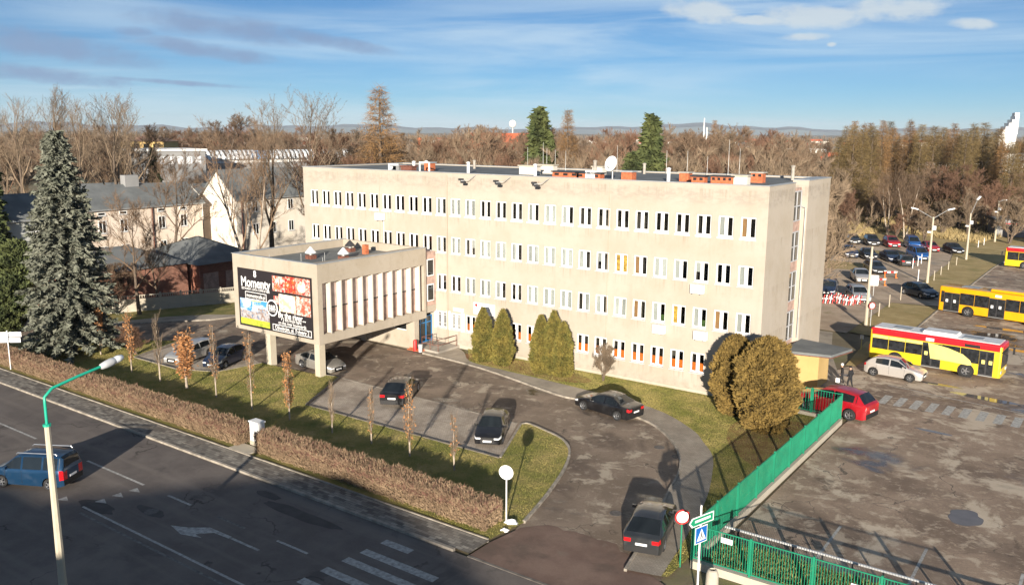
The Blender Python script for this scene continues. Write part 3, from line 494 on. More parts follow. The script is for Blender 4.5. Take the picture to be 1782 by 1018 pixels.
# vent pipes, antennas, floodlights
for i, (px, py, h, nm, lab) in enumerate(((720.5, 299, .8, 'vent_pipe', 'short white vent pipe below the white roof frame'), (742, 293, .6, 'vent_pipe', 'short white vent pipe at the back of the roof, left half'), (815, 302, .85, 'vent_pipe', 'white vent pipe at the parapet left of the first floodlight'), (825.5, 294, .7, 'vent_pipe', 'pale vent pipe at the rear roof edge above the floodlights'), (920, 309, .9, 'vent_pipe', 'white vent pipe in front of the wide pale chimney'), (1035, 312, 1.3, 'vent_pipe', 'thin orange pipe beside the satellite dish'), (1163, 317, .9, 'vent_pipe', 'white vent pipe between the orange chimneys, right roof half'), (1121, 303, .8, 'vent_pipe', 'brown pipe at the rear roof edge right of the dish'), (1379, 314, 1.0, 'vent_pipe', 'brown vent pipe nearest the right end of the roof'))):
    x, y = roofpt(px, py); o = tag(MB().lathe([(.13, 0), (.13, h), (.17, h+.02), (.17, h+.1), (.02, h+.16)], (0, 0, 0), 12).build(nm, 'sign_white' if 'white' in lab else 'mortar_grey', None, 40, (x, y, 15.0)), lab, 'vent pipe')
for i, (px, py, h) in enumerate(((918, 300, 2.2), (945, 298, 2.6), (966, 301, 2), (984, 304, 2), (1043, 290, 2), (1098, 298, 2.4), (1194, 300, 2), (1220, 302, 2), (1319, 304, 2.3), (1294, 304, 3), (1256, 303, 1.6))):
    x, y = roofpt(px, py); tag(MB().tube([(0, 0, 0), (0, 0, h)], [.018, .008], 5).build('lightning_rod', 'galv', None, None, (x, y, 15.0)), 'thin upright metal rod on the office roof', 'lightning rod', 'lightning rods on the roof')
for x, lab in ((19.6, 'left twin floodlight on a bracket at the roof edge'), (23.2, 'middle twin floodlight on a bracket at the roof edge'), (26.9, 'right twin floodlight on a bracket at the roof edge')):
    a = thing('floodlight', lab, 'floodlight', (x, 0, 14.65)); MB().tube([(.9, .1, .42), (.4, -.6, -.05), (0, -1.0, -.1)], .025, 6).build('bracket', 'galv', a)
    for dx, dy, dz in ((-.18, -.75, .0), (.22, -.95, -.2)): MB().box(dx-.2, dx+.2, dy-.12, dy+.12, dz-.09, dz+.07).build('lamp_head', 'dark_metal', a)
# signs and pipes on the ground floor
tag(MB().box(20.15, 22.4, -.06, -.01, 3.3, 4.3).build('wall_sign', 'sign_white'), 'large white sign panel on the facade behind the thuja tops', 'sign'); tag(MB().box(17.9, 19.05, -.05, -.01, 3.25, 3.55).build('wall_sign', 'sign_white'), 'small white sign plate above the barred ground floor windows', 'sign')
ws = [o for o in bpy.data.objects if o.name.startswith('wall_sign')]
MB().lathe([(.13, 0), (.13, -.012), (.02, -.012)], (20.45, -.061, 4.08), 16, 'y').build('emblem', 'sign_red', ws[0])
for k in range(4): MB().box(20.7, 21.6+.15*(k % 2), -.068, -.061, 4.15-k*.2, 4.21-k*.2).build('text_line', 'sill_metal', ws[0])
for a_, c_ in ((15.7, 15.95), (17.12, 17.2), (17.36, 17.55), (18.75, 19.15)): MB().box(a_, c_, -.03, -.001, 1.5, 3.16).build('wall_panel', 'white_plastic', B)
for x_ in (16.0, 17.6):
    gb = MB(); gb.box(x_, x_+1.1, -.05, -.03, 2.0, 2.03); gb.box(x_, x_+1.1, -.05, -.03, 2.75, 2.78)
    for k in range(8): gb.box(x_+.06+k*.14, x_+.08+k*.14, -.05, -.03, 1.62, 3.0)
    gb.build('window_grille', 'white_plastic', B)
MB().tube([(17.28, -.08, .3), (17.28, -.08, 14.9)], .055).build('downpipe', 'plaster_annex', B)

# ------------------------------------------------------------------ annex on pillars
AX0, AX1, AY0, AY1, AZ0, AZ1 = 6.03, 16.1, -13.64, -1.5, 2.63, 8.77
A = thing('annex_pavilion', 'cream pavilion raised on pillars in front of the office with a billboard', 'building', (0, 0, 0))
b = MB(); b.box(AX0, AX1, AY0, AY0+.45, AZ0, 3.0); b.box(AX0, AX1, AY0, AY0+.45, 7.72, AZ1); b.box(AX0, AX0+.6, AY0, AY0+.45, 3.0, 7.72); b.box(AX1-.62, AX1, AY0, AY0+.45, 3.0, 7.72); b.box(AX0+.6, AX1-.62, AY0+.2, AY0+.45, 3.0, 7.72); b.build('front_frame', 'plaster_annex', A)
b = MB(); b.box(AX1-1.0, AX1-.003, AY0+.45, AY1, AZ0, 3.3); b.box(AX1-1.0, AX1-.003, AY0+.45, AY1, 7.3, AZ1); b.box(AX1-1.0, AX1-.004, AY1-.25, AY1+.002, 3.3, 7.3); b.build('side_frame', 'plaster_annex', A)
MB().box(AX0, AX0+.3, AY0+.45, AY1, AZ0, AZ1).build('wall', 'plaster_annex', A); MB().box(AX0+.3, AX1-1.0, AY1-.3, AY1, AZ0, AZ1).build('wall', 'plaster_annex', A)
MB().box(AX0+.3, AX1-1.0, AY0+.45, AY1-.3, AZ0+.05, AZ0+.3).build('floor_slab', 'concrete', A); MB().box(AX0+.3, AX1-.25, AY0+.25, AY1-.3, 7.9, 8.1).build('roof', 'roofing', A)
b = MB(); b.box(AX0-.05, AX1+.06, AY0-.06, AY0+.3, AZ1, AZ1+.04); b.box(AX0-.05, AX0+.35, AY0+.3, AY1, AZ1, AZ1+.04); b.box(AX1-.3, AX1+.06, AY0+.3, AY1, AZ1, AZ1+.04); b.build('parapet_cap', 'roof_tin', A)
MB().box(AX1-1.0, AX1-.46, AY0+.45, AY1-.25, 3.3, 7.3).build('recess_wall', 'brown_render', A)
for k in range(10):
    y0 = -12.55+k*1.12
    MB().prism([(AX1-.458, y0+.06), (AX1-.03, y0+.14), (AX1-.03, y0+.24), (AX1-.458, y0+.18)], 3.302, 7.298).build('fin', 'fin_plaster', A)
    MB().prism([(AX1-.02, y0-.62), (AX1-.02, y0+.11), (AX1-.44, y0+.03)], 3.302, 3.38).build('ledge', 'plaster_annex', A)
    MB().box(AX1-.458, AX1-.42, y0-.88, y0+.03, 5.2, 5.3).build('transom', 'dark_metal', A); MB().box(AX1-.458, AX1-.44, y0-.86, y0+.02, 5.3, 7.2).build('pane', 'bounce_glass', A)
for x, y in ((15.65, -13.25), (9.9, -13.25), (15.75, -2.7), (9.9, -2.8)):
    MB().box(x-.28, x+.28, y-.28, y+.28, 0, AZ0).build('pillar', 'concrete_pole' if y < -5 else 'plaster_annex', A)
b = MB(); b.box(AX0+.3, 15.9, AY1, 0, 3.0, 8.3); b.build('link_block', 'brown_render', A)
for z in (4.0, 6.2): w = MB().box(15.9, 15.95, -1.2, -.3, z, z+1.5).build('window', 'white_plastic', A); MB().box(15.95, 15.965, -1.1, -.4, z+.1, z+1.4).build('pane', 'dark_glass', w)
MB().box(15.9, 15.93, -1.498, -.005, 3.0, 3.6).build('band', 'plaster_annex', A)
# entrance under the annex
b = MB(); b.box(3, 15.4, -2.9, -2.7, .1, 1.62); b.box(3, 12.2, -2.9, -2.7, 1.62, 2.63); b.box(15.0, 15.4, -2.9, -2.7, 1.62, 2.63); b.build('entrance_wall', 'plaster_annex', A)
b = MB(); b.box(12.2, 15.0, -2.88, -2.8, 1.62, 1.7); b.box(13.55, 13.63, -2.88, -2.8, 1.7, 2.6); w = b.build('entrance_window', 'white_plastic', A); MB().box(12.2, 15.0, -2.8, -2.78, 1.7, 2.6).build('pane', 'dark_glass', w)
b = MB()
for y in (-2.3, -1.55, -.8, -.05): b.box(15.3, 15.42, y-.05, y+.05, .3, 2.63)
for z in (.3, 2.0, 2.55): b.box(15.31, 15.41, -2.25, -.1, z, z+.08)
dmo = b.build('entrance_door', 'blue_paint', A); MB().box(15.34, 15.37, -2.25, -.1, .38, 2.55).build('pane', 'dark_glass', dmo)
MB().box(15.45, 15.5, -2.85, -2.35, .9, 2.3).build('notice_panel', 'sign_blue', A)
MB().prism([(15.4, -2.75), (18.6, -2.9), (18.6, -.05), (15.4, -.05)], .1, .28).build('entrance_platform', 'screed', A)
for k in range(2): MB().box(15.5, 17.0, -3.1-.3*k, -2.8-.3*k if k else -2.76, .1, .24-.07*k).build('step', 'brick_red', A)
rl = thing('entrance_railing', 'rusty pipe railing around the entrance platform', 'railing', (0, 0, .28))
for pts in ([(16.7, -2.8, 0), (16.7, -2.8, 1), (18.5, -2.8, 1), (18.5, -2.8, 0)], [(16.7, -2.8, .5), (18.5, -2.8, .5)], [(18.5, -2.8, 1), (18.5, -.4, .95), (18.5, -.4, 0)], [(18.5, -2.8, .5), (18.5, -.4, .5)], [(16.7, -2.8, 1), (16.7, -1.4, 1), (16.7, -1.4, 0)], [(17.6, -2.8, 0), (17.6, -2.8, 1)]): MB().tube(pts, .03, 6).build('rail', 'rust_metal', rl)
tag(MB().lathe([(.16, 0), (.2, .6), (.22, .62), (.2, .66), (.02, .66)], (16.95, -3.3, .1), 12).build('litter_bin', 'sign_back', None, 30), 'small pale litter bin by the entrance steps', 'bin'); tag(MB().lathe([(.17, 0), (.17, .85), (.13, .95), (.02, 1.0)], (16.35, -3.3, .1), 12).build('hydrant_post', 'red_paint', None, 30), 'red hydrant post beside the entrance steps', 'hydrant')
# roof vents of the annex
for (x, y, k, lab) in ((9.9, -8.8, 0, 'white conical vent cap with rusty base on the left of the annex roof'), (12.4, -7.5, 0, 'white conical vent cap in the middle of the annex roof'), (9.3, -3.8, 1, 'dark hooded vent at the back of the annex roof')):
    v = thing('roof_vent', lab, 'vent', (x, y, 8.1)); MB().box(-.35, .35, -.3, .3, 0, .32).build('base', 'rust_metal', v); MB().lathe([(.16, .32), (.16, .55)], (0, 0, 0), 12).build('neck', 'galv', v); MB().lathe([(.48, .5), (.46, .56), (.06, 1.0), (.02, 1.02)], (0, 0, 0), 18).build('cowl', 'dark_metal' if k else 'sign_white', v, 40)
x, y = 11.4, -4.0; tag(MB().box(-.2, .2, -.2, .2, 0, .8).build('brick_chimney', 'brick_red', None, None, (x, y, 8.1)), 'small brick chimney stub at the back of the annex roof', 'chimney'); tag(MB().box(-.7, .7, -.25, .25, 0, .22).build('loose_bricks', 'brick_red', None, None, (13.6, -3.3, 8.1)), 'low pile of bricks on the annex roof near the office', 'bricks')
for x, y in ((10.8, -10.6), (13.8, -11), (11.8, -9), (9, -12.3)): tag(MB().tube([(0, 0, 0), (0, 0, .7)], .02, 5).build('lightning_rod', 'galv', None, None, (x, y, 8.1)), 'thin metal rod on the annex roof', 'lightning rod', 'lightning rods on the annex roof')
# billboard
BB = thing('billboard', 'black restaurant billboard with food photos and white lettering on the annex front', 'billboard', (0, AY0, 0))
bx0, bx1, bz0, bz1 = 6.68, 15.45, 2.98, 7.70
MB().box(bx0, bx1, -.06, -.012, bz0, bz1).build('board', 'poster_black', BB)
def bbp(u0, u1, v0, v1, name, mt, y=-.064): return MB().box(bx0+u0*(bx1-bx0), bx0+u1*(bx1-bx0), y-.004, y+.003, bz1-v1*(bz1-bz0), bz1-v0*(bz1-bz0)).build(name, mt, BB)
for u0, u1, v0, v1, mt_ in ((.49, .66, .05, .305, 'food_red'), (.665, .79, .03, .30, 'food_orange'), (.795, .985, .03, .30, 'food_shrimp'), (.57, .79, .34, .63, 'food_white'), (.80, .985, .33, .64, 'food_shrimp'), (.50, .565, .385, .52, 'food_red'), (.02, .43, .52, .72, 'photo_sky'), (.02, .43, .72, .86, 'photo_town'), (.02, .43, .86, .965, 'poster_green'), (.27, .42, .655, .86, 'photo_town')): bbp(u0, u1, v0, v1, 'photo', mt_, -.064 if u0 != .27 else -.069)
bowl = MB(); bowl.lathe([(.62, 0), (.62, -.006), (.02, -.006)], (bx0+.89*(bx1-bx0), -.07, bz1-.165*(bz1-bz0)), 28, 'y'); bowl.build('photo', 'food_red', BB)
for c_, r_ in ((.88, .42), ): MB().lathe([(r_, 0), (r_, -.006), (.02, -.006)], (bx0+c_*(bx1-bx0), -.078, bz1-.17*(bz1-bz0)), 24, 'y').build('photo', 'food_white', BB)
ring = MB(); cx_, cz_ = bx0+.475*(bx1-bx0), bz1-.60*(bz1-bz0)
ring.lathe([(.66, 0), (.66, -.008), (.02, -.008)], (cx_, -.078, cz_), 32, 'y'); ring.build('badge', 'poster_white', BB); MB().lathe([(.55, 0), (.55, -.006), (.02, -.006)], (cx_, -.088, cz_), 32, 'y').build('badge_face', 'poster_black', BB)
def text(s, u, v, size, mt='poster_white', parent=BB, align='CENTER', bold=.012, y=-.068, pos=None, rot=(math.pi/2, 0, 0), sx=1.0):
    c = bpy.data.curves.new('lettering', 'FONT'); c.body = s; c.size = size; c.align_x = align; c.align_y = 'CENTER'; c.offset = bold; c.resolution_u = 3
    o = bpy.data.objects.new('lettering', c); COL.objects.link(o); dg = bpy.context.evaluated_depsgraph_get(); me = bpy.data.meshes.new_from_object(o.evaluated_get(dg)); bpy.data.objects.remove(o)
    me.materials.clear(); me.materials.append(MT[mt]); o = put('lettering', me, parent, pos or (bx0+u*(bx1-bx0), y, bz1-v*(bz1-bz0))); o.rotation_euler = rot; o.scale = (sx, 1, 1); return o
text('Momenty', .25, .235, 1.12, bold=.022, sx=.84); text('RESTAURANT, LUNCH, COFFEE & WINE', .25, .345, .27, bold=.003, sx=.72); text('momentycafe.pl', .25, .455, .46, bold=.004, sx=.80)
text('8', .25, .08, .75, bold=.012)
def boxline(u0, u1, v0, v1, w=.035):
    for a in ((u0, u1, v0, v0+.011), (u0, u1, v1-.011, v1), (u0, u0+.006, v0+.011, v1-.011), (u1-.006, u1, v0+.011, v1-.011)): bbp(*a, 'frame_line', 'poster_white')
boxline(.10, .40, .39, .52); boxline(.47, .985, .865, .975)
text('● ★★★★★', .25, .545, .22, 'poster_yellow', sx=.9) if False else bbp(.18, .32, .53, .545, 'rating_mark', 'poster_yellow', -.07)
text('B&B', .475, .60, .60, bold=.008, y=-.098, sx=.8); bbp(.43, .52, .655, .662, 'rule', 'poster_white', -.096)
text('By the river...', .735, .695, .70, bold=.012, sx=.84); text('3 km from here', .735, .765, .40, bold=.003, sx=.85); text('on the river boulevards', .735, .825, .40, bold=.003, sx=.85); text('Oświęcim, ul. Bulwary 2', .728, .92, .46, bold=.006, sx=.86)
# ------------------------------------------------------------------ houses on the left
def gable_house(name, label, x0, x1, y0, y1, eave, ridge, wallm, roofm, wins_px, over=.35, ridge_axis='y', cat='house'):
    h = thing(name, label, cat, (0, 0, 0)); xm = (x0+x1)/2; b = MB()
    b.quad((x1, y0, 0), (x1, y1, 0), (x1, y1, eave), (x1, y0, eave)); b.quad((x0, y1, 0), (x0, y0, 0), (x0, y0, eave), (x0, y1, eave))
    b.quad((x0, y0, 0), (x1, y0, 0), (x1, y0, eave), (xm, y0, ridge), (x0, y0, eave)); b.quad((x1, y1, 0), (x0, y1, 0), (x0, y1, eave), (xm, y1, ridge), (x1, y1, eave)); b.build('wall', wallm, h)
    k = (ridge-eave)/(x1-xm); r = MB()
    for s, xe in ((1, x1), (-1, x0)):
        xo = xe+s*over; zo = eave-k*over; A_ = [(xo, y0-over, zo+.02), (xo, y1+over, zo+.02), (xm, y1+over, ridge+.02), (xm, y0-over, ridge+.02)]; T = [(p[0], p[1], p[2]+.16) for p in A_]
        r.quad(*A_[::-1]); r.quad(*T); 
        for i in range(4): r.quad(A_[i], A_[(i+1) % 4], T[(i+1) % 4], T[i])
    rf_ = r.build('roof', roofm, h); MB().tube([(x1+over, y0-over, eave-k*over), (x1+over, y1+over, eave-k*over)], .09, 6).build('gutter', 'galv', h)
    for (y, z, w, hh) in wins_px:
        f = MB(); f.box(x1, x1+.05, y-w/2, y+w/2, z, z+.08); f.box(x1, x1+.05, y-w/2, y+w/2, z+hh-.08, z+hh); f.box(x1, x1+.05, y-w/2, y-w/2+.09, z+.08, z+hh-.08); f.box(x1, x1+.05, y+w/2-.09, y+w/2, z+.08, z+hh-.08)
        if hh > 1: f.box(x1, x1+.045, y-.04, y+.04, z+.08, z+hh-.08)
        f = f.build('window', 'white_plastic', h); MB().box(x1+.005, x1+.02, y-w/2+.09, y+w/2-.09, z+.08, z+hh-.08).build('pane', 'dark_glass', f); MB().box(x1, x1+.14, y-w/2-.05, y+w/2+.05, z-.07, z-.002).build('sill', 'sill_metal', f)
    return h
hA = gable_house('row_house', 'long two storey peach house with grey roof between the spruce and the white gabled house', -53, -45, 1.6, 18.7, 8.3, 10.9, 'plaster_peach', 'roofing', [(y, z, 1.1, hh) for y in (3.6, 6.6, 12.2, 15.6) for z, hh in ((5.0, 1.7), (1.6, 1.7), (7.35, .45))])
MB().box(-49.6, -48.4, 9.2, 11.2, 10.7, 12.3).build('chimney', 'far_grey', hA)
for a, b_ in ((9.6, 10.6), (17.2, 18.65)): MB().box(-44.99, -44.96, a, b_, .2, 8.1).build('wall_panel', 'plaster_yellow' if False else 'plaster_peach', hA)
MB().tube([(-44.8, 10.7, 8.0), (-44.8, 10.7, .2)], .08, 6).build('downpipe', 'rust_metal', hA)
gable_house('row_house', 'grey house with dark roof half hidden behind the blue spruce at the left edge', -54, -46, -22, 1.0, 7.6, 10.3, 'plaster_grey', 'roofing', [(y, z, 1.2, 1.4) for y in (-14, -9, -4.5) for z in (4.6, 1.4)])
hB = gable_house('gabled_house', 'tall cream house with steep grey roof beside the left end of the office', -48, -40, 20.9, 38, 8.9, 12.7, 'plaster_cream', 'roofing', [(y, z, 1.05, 1.6) for y in (24.2, 27.4, 30.8) for z in (6.7, 3.4)])
MB().tube([(-39.75, 21.7, 8.5), (-39.75, 21.7, .2)], .08, 6).build('downpipe', 'rust_metal', hB)
# brick garages with a bitumen roof
gr = thing('brick_garage', 'low red brick outbuilding with dark roof behind the concrete fence', 'garage', (0, 0, 0))
MB().box(-33, -22, -13, .6, 0, 3.6).build('wall', 'brickwork', gr)
def hip(name, x0, x1, y0, y1, z0, z1, o, parent, mt='roofing'):
    xm = (x0+x1)/2; i = (x1-x0)*.35; b = MB(); e = [(x0-o, y0-o, z0), (x1+o, y0-o, z0), (x1+o, y1+o, z0), (x0-o, y1+o, z0)]; a, c = (xm, y0+i, z1), (xm, y1-i, z1)
    b.quad(e[0], e[1], a); b.quad(e[1], e[2], c, a); b.quad(e[2], e[3], c); b.quad(e[3], e[0], a, c); b.quad(*e[::-1]); return b.build(name, mt, parent)
hip('roof', -33, -22, -13, .6, 3.65, 5.6, .35, gr)
g2 = thing('brick_garage', 'dark red brick garage in shade under a long sloping roof left of the annex', 'garage', (0, 0, 0)); MB().box(-33, -20.5, 1.2, 9.5, 0, 3.4).build('wall', 'brickwork', g2); hip('roof', -33, -20.5, 1.2, 9.5, 3.5, 5.9, .6, g2)
for y in (2.6, 5.6, 8.4): MB().box(-20.5, -20.46, y-1.0, y+1.0, .05, 2.4).build('garage_door', 'brown_render', g2)
# precast concrete fence
cf = thing('concrete_fence', 'grey precast concrete panel fence in front of the brick outbuildings', 'fence', (0, 0, 0))
fp = [Vector((-20.3, -14)), Vector((-16.6, -6.3)), Vector((-13.4, 1.2)), Vector((-10.6, 9))]
for a, b_ in zip(fp, fp[1:]):
    L = (b_-a).length; n = round(L/2.05); t_ = (b_-a)/L; nn = Vector((-t_.y, t_.x))
    for k in range(n):
        p = a+t_*(L*k/n); e = a+t_*(L*(k+1)/n); MB().obox((p.x, p.y, .95), Vector((*t_, 0)), Vector((*nn, 0)), Vector((0, 0, 1)), .07, .08, .95).build('post', 'concrete', cf)
        for j in range(3):
            c = (p+e)/2; MB().obox((c.x, c.y, .25+j*.45), Vector((*t_, 0)), Vector((*nn, 0)), Vector((0, 0, 1)), L/n/2-.07, .03, .22).build('panel', 'concrete', cf)
        bb = MB(); c = (p+e)/2; bb.obox((c.x, c.y, 1.72), Vector((*t_, 0)), Vector((*nn, 0)), Vector((0, 0, 1)), L/n/2-.07, .03, .04)
        for j in range(9): qv = p+(e-p)*((j+.7)/9.4); bb.obox((qv.x, qv.y, 1.56), Vector((*t_, 0)), Vector((*nn, 0)), Vector((0, 0, 1)), .035, .028, .13)
        bb.build('top_grille', 'concrete', cf)

# ------------------------------------------------------------------ vegetation generators
def rand_dir(): v = rng.normal(size=3); return v/np.linalg.norm(v)
def norm(v): return v/(np.linalg.norm(v)+1e-9)
class Soup:
    def __init__(s): s.V = []; s.F = []; s.n = 0
    def tri(s, a, b, c): s.V += [a, b, c]; s.F.append((s.n, s.n+1, s.n+2)); s.n += 3
    def spike(s, p, d, L, w):
        o = np.cross(d, rand_dir()); o = norm(o)*w/2; s.tri(p-o, p+o, p+d*L)
    def tube(s, pts, rad, k):
        a = None; prev = None
        for i, p in enumerate(pts):
            d = norm(pts[min(i+1, len(pts)-1)]-pts[max(i-1, 0)]); a = np.cross(d, [.3, .9, .2]) if a is None else a-d*np.dot(a, d); a = norm(a); b = np.cross(d, a)
            for j in range(k): t = 2*math.pi*j/k; s.V.append(p+(a*math.cos(t)+b*math.sin(t))*rad[i])
            if prev is not None:
                for j in range(k): j2 = (j+1) % k; s.F.append((prev+j, prev+j2, s.n+j2)); s.F.append((prev+j, s.n+j2, s.n+j))
            prev = s.n; s.n += k
    def mesh(s, name, mt): return npmesh(name, np.array(s.V), np.array(s.F), mt)
def bare_tree(H, spread=.55, nmain=7, twigs=5, bark='bark', tw='twig', upright=.45, tw_w=.03, trunk_frac=.3, multi=1, tlen=1.0, sub=6):
    T, C = Soup(), Soup(); up = np.array([0, 0, 1.0])
    def twiglets(p, d, L, n, w):
        for _ in range(n):
            dd = norm(d+rand_dir()*.75+up*upright*.5); q = p+d*L*rng.uniform(.1, 1.0)*0; C.spike(p+rand_dir()*.02, dd, L*rng.uniform(.6, 1.2)*tlen, w)
    def branch(p, d, L, r, lev):
        n = 4; pts = [p]; rad = [r]; dd = d
        for i in range(n):
            dd = norm(dd+rand_dir()*.20+up*upright*.16); pts.append(pts[-1]+dd*L/n); rad.append(r*(1-.78*(i+1)/n))
        (C).tube(pts, rad, 5 if lev == 0 else 3)
        if lev < 2:
            m = sub if lev == 0 else sub-1
            for k in range(m):
                f = rng.uniform(.22, 1.0); i = min(int(f*n), n-1); pp = pts[i]+(pts[i+1]-pts[i])*(f*n-i); ax = norm(pts[i+1]-pts[i]); nd = norm(ax+norm(np.cross(ax, rand_dir()))*rng.uniform(.55, 1.05)+up*upright*.4)
                branch(pp, nd, L*rng.uniform(.42, .66)*(1.1-.35*f), r*.45*(1-.5*f)+.006, lev+1)
        for i in range(1, n+1): twiglets(pts[i], norm(pts[i]-pts[i-1]), max(.55, L*.34), twigs if lev else 2, tw_w)
    for s_ in range(multi):
        base = np.array([rng.uniform(-.25, .25), rng.uniform(-.25, .25), 0]) if multi > 1 else np.zeros(3)
        lean = norm(up+rand_dir()*(.10 if multi == 1 else .30)); Ht = H*rng.uniform(.85, 1) if multi > 1 else H
        pts = [base]; n = 7; r0 = (.016*H+.05)/(1 if multi == 1 else 1.3); rad = [r0*1.15]; dd = lean
        for i in range(n): dd = norm(dd+rand_dir()*.07+up*.1); pts.append(pts[-1]+dd*Ht*.86/n); rad.append(max(.02, r0*(1-.85*(i+1)/n)))
        T.tube(pts, rad, 7)
        for k in range(nmain):
            f = trunk_frac+(1-trunk_frac)*(k+.5)/nmain; x = f*n; i = min(int(x), n-1); pp = pts[i]+(pts[i+1]-pts[i])*(x-i); a = k*2.4+rng.uniform(-.5, .5)
            nd = norm(np.array([math.cos(a), math.sin(a), 0])*spread+up*(.35+upright+.5*f)); branch(pp, nd, H*(.50-.24*f)*rng.uniform(.85, 1.15), rad[i]*.55, 0)
        branch(pts[-1], dd, H*.2, rad[-1], 1)
    return T.mesh('trunk', bark), C.mesh('crown', tw)
def conifer(H, Rb, mt, whorl=.55, nb=8, clumps=12, csz=.35, base=.06, droop=.25, fine=False, shape=.9, bark='bark', dead=.0):
    T, C = Soup(), Soup(); T.tube([np.array([0, 0, 0.]), np.array([0, 0, H*.5]), np.array([0, 0, H*.97])], [.013*H+.05, .008*H+.03, .02], 7); z = H*base
    while z < H*.985:
        f = (z/H-base)/(1-base); r = Rb*(1-f)**shape*rng.uniform(.86, 1.08)+.12; n = max(4, int(nb*(.55+.45*(1-f)))); a0 = rng.uniform(0, 6.3)
        for k in range(n):
            a = a0+2*math.pi*k/n+rng.uniform(-.25, .25); rr = r*rng.uniform(.72, 1.12); d = np.array([math.cos(a), math.sin(a), 0.]); p0 = np.array([0, 0, z+rng.uniform(-.15, .15)]); tip = p0+d*rr+np.array([0, 0, rr*(-droop+.18*f*2)])
            T.tube([p0, tip], [.035*(1-f)+.012, .006], 3); m = max(3, int(clumps*rr/Rb+2))
            for j in range(m):
                u = (j+rng.uniform(.2, .9))/m; u = .18+.84*u; pt = p0+(tip-p0)*u+np.array([0, 0, -.10*math.sin(u*3)])
                s = csz*rng.uniform(.7, 1.3)*(1.1-.4*u)
                if fine:
                    for _ in range(4): C.spike(pt, norm(d*.5+rand_dir()*.8+np.array([0, 0, -.25])), s*1.6, .035)
                else:
                    side = np.array([-d[1], d[0], 0.])
                    for _ in range(3):
                        ax = norm(d*rng.uniform(.2, .9)+side*rng.uniform(-1, 1)+np.array([0, 0, rng.uniform(-.75, .35)])); w = norm(np.cross(ax, rand_dir()))*s*.42; q_ = pt+rand_dir()*s*.4; C.tri(q_-w, q_+w, q_+ax*s*1.25)
        z += whorl*rng.uniform(.8, 1.2)*(1.0-.45*f)
    return T.mesh('trunk', bark), C.mesh('foliage', mt)
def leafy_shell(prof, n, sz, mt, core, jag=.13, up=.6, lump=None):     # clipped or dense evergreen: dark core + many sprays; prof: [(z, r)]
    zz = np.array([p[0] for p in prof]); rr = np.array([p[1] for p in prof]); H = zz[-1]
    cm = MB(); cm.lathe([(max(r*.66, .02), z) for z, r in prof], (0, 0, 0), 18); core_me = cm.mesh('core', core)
    w = np.interp(np.linspace(0, H, 200), zz, rr)+.1; cdf = np.cumsum(w)/w.sum(); z = np.interp(rng.random(n), cdf, np.linspace(0, H, 200)); a = rng.random(n)*6.283
    lum = 1+.10*np.sin(a*3+z*1.7)+.10*np.sin(a*5-z*2.9+1)+.10*np.sin(a*8+z*4.3)+.08*np.sin(a*13-z*6.1+2); r = np.interp(z, zz, rr)*lum*(1-jag*rng.random(n)**1.5); P_ = np.stack([r*np.cos(a), r*np.sin(a), z], 1)
    out = np.stack([np.cos(a), np.sin(a), np.zeros(n)], 1); d = out*.65+np.array([0, 0, up])+rng.normal(size=(n, 3))*.45; d /= np.linalg.norm(d, axis=1)[:, None]; s = np.cross(d, rng.normal(size=(n, 3))); s /= np.linalg.norm(s, axis=1)[:, None]
    L = sz*rng.uniform(.6, 1.4, n)[:, None]; V = np.stack([P_-s*L*.32, P_+s*L*.32, P_+d*L], 1).reshape(-1, 3); F = np.arange(3*n).reshape(-1, 3)
    return core_me, npmesh('foliage', V, F, mt)
def hs(parts):
    m_ = 0
    for me in parts: a_ = np.empty(len(me.vertices)*3, np.float32); me.vertices.foreach_get('co', a_); m_ = max(m_, float(np.percentile(a_[2::3], 99.5)))
    return m_
HC = {}
def hcache(parts):
    k_ = parts[0].name
    if k_ not in HC: HC[k_] = hs(parts)
    return HC[k_]
def place_tree(name, parts, loc, rz, sc, label, cat, group=None, sxy=1.0):
    t_ = thing(name, label, cat, loc, rz, group); t_.scale = (sc*sxy, sc*sxy, sc)
    for me in parts: put(me.name.split('.')[0], me, t_)
    return t_

# the big blue spruce and conifers
sprB = conifer(18.7, 3.9, 'spruce_blue', .40, 14, 34, .36, .10, .32, shape=.66)
place_tree('blue_spruce', sprB, (-5.9, -21.0, 0), .4, 1, 'big blue grey spruce on the lawn at the left by the road', 'spruce tree')
sprG = [conifer(22, 4.2, 'spruce_green', .6, 12, 16, .75, .05, .25, shape=.75) for _ in range(2)]
def at_far(px, dist, top_py): p = far(px, dist); return p, top_z(px, top_py, dist)
for px, d, ty, k, lab, s in ((937, 96, 184, 0, 'tall dark green spruce behind the middle of the office roof', 1.0), (1128, 92, 195, 1, 'ragged green spruce behind the office, right of the satellite dish', .95), (1098, 90, 262, 0, 'short green spruce at the foot of the ragged spruce behind the roof', 1.1), (1262, 290, 232, 0, 'small distant green spruce over the right roof half', 1.2), (366, 150, 338, 1, 'narrow dark spruce between the peach house and the cream gabled house', .9), (275, 190, 256, 1, 'dark spruce in front of the far industrial hall, left', .8), (-22, 120, 160, 1, 'tall conifer cut by the left edge of the picture', .7)):
    p, h = at_far(px, d, ty); place_tree('spruce_tree', sprG[k], p, px*.7, h/22, lab, 'spruce tree', None, s)
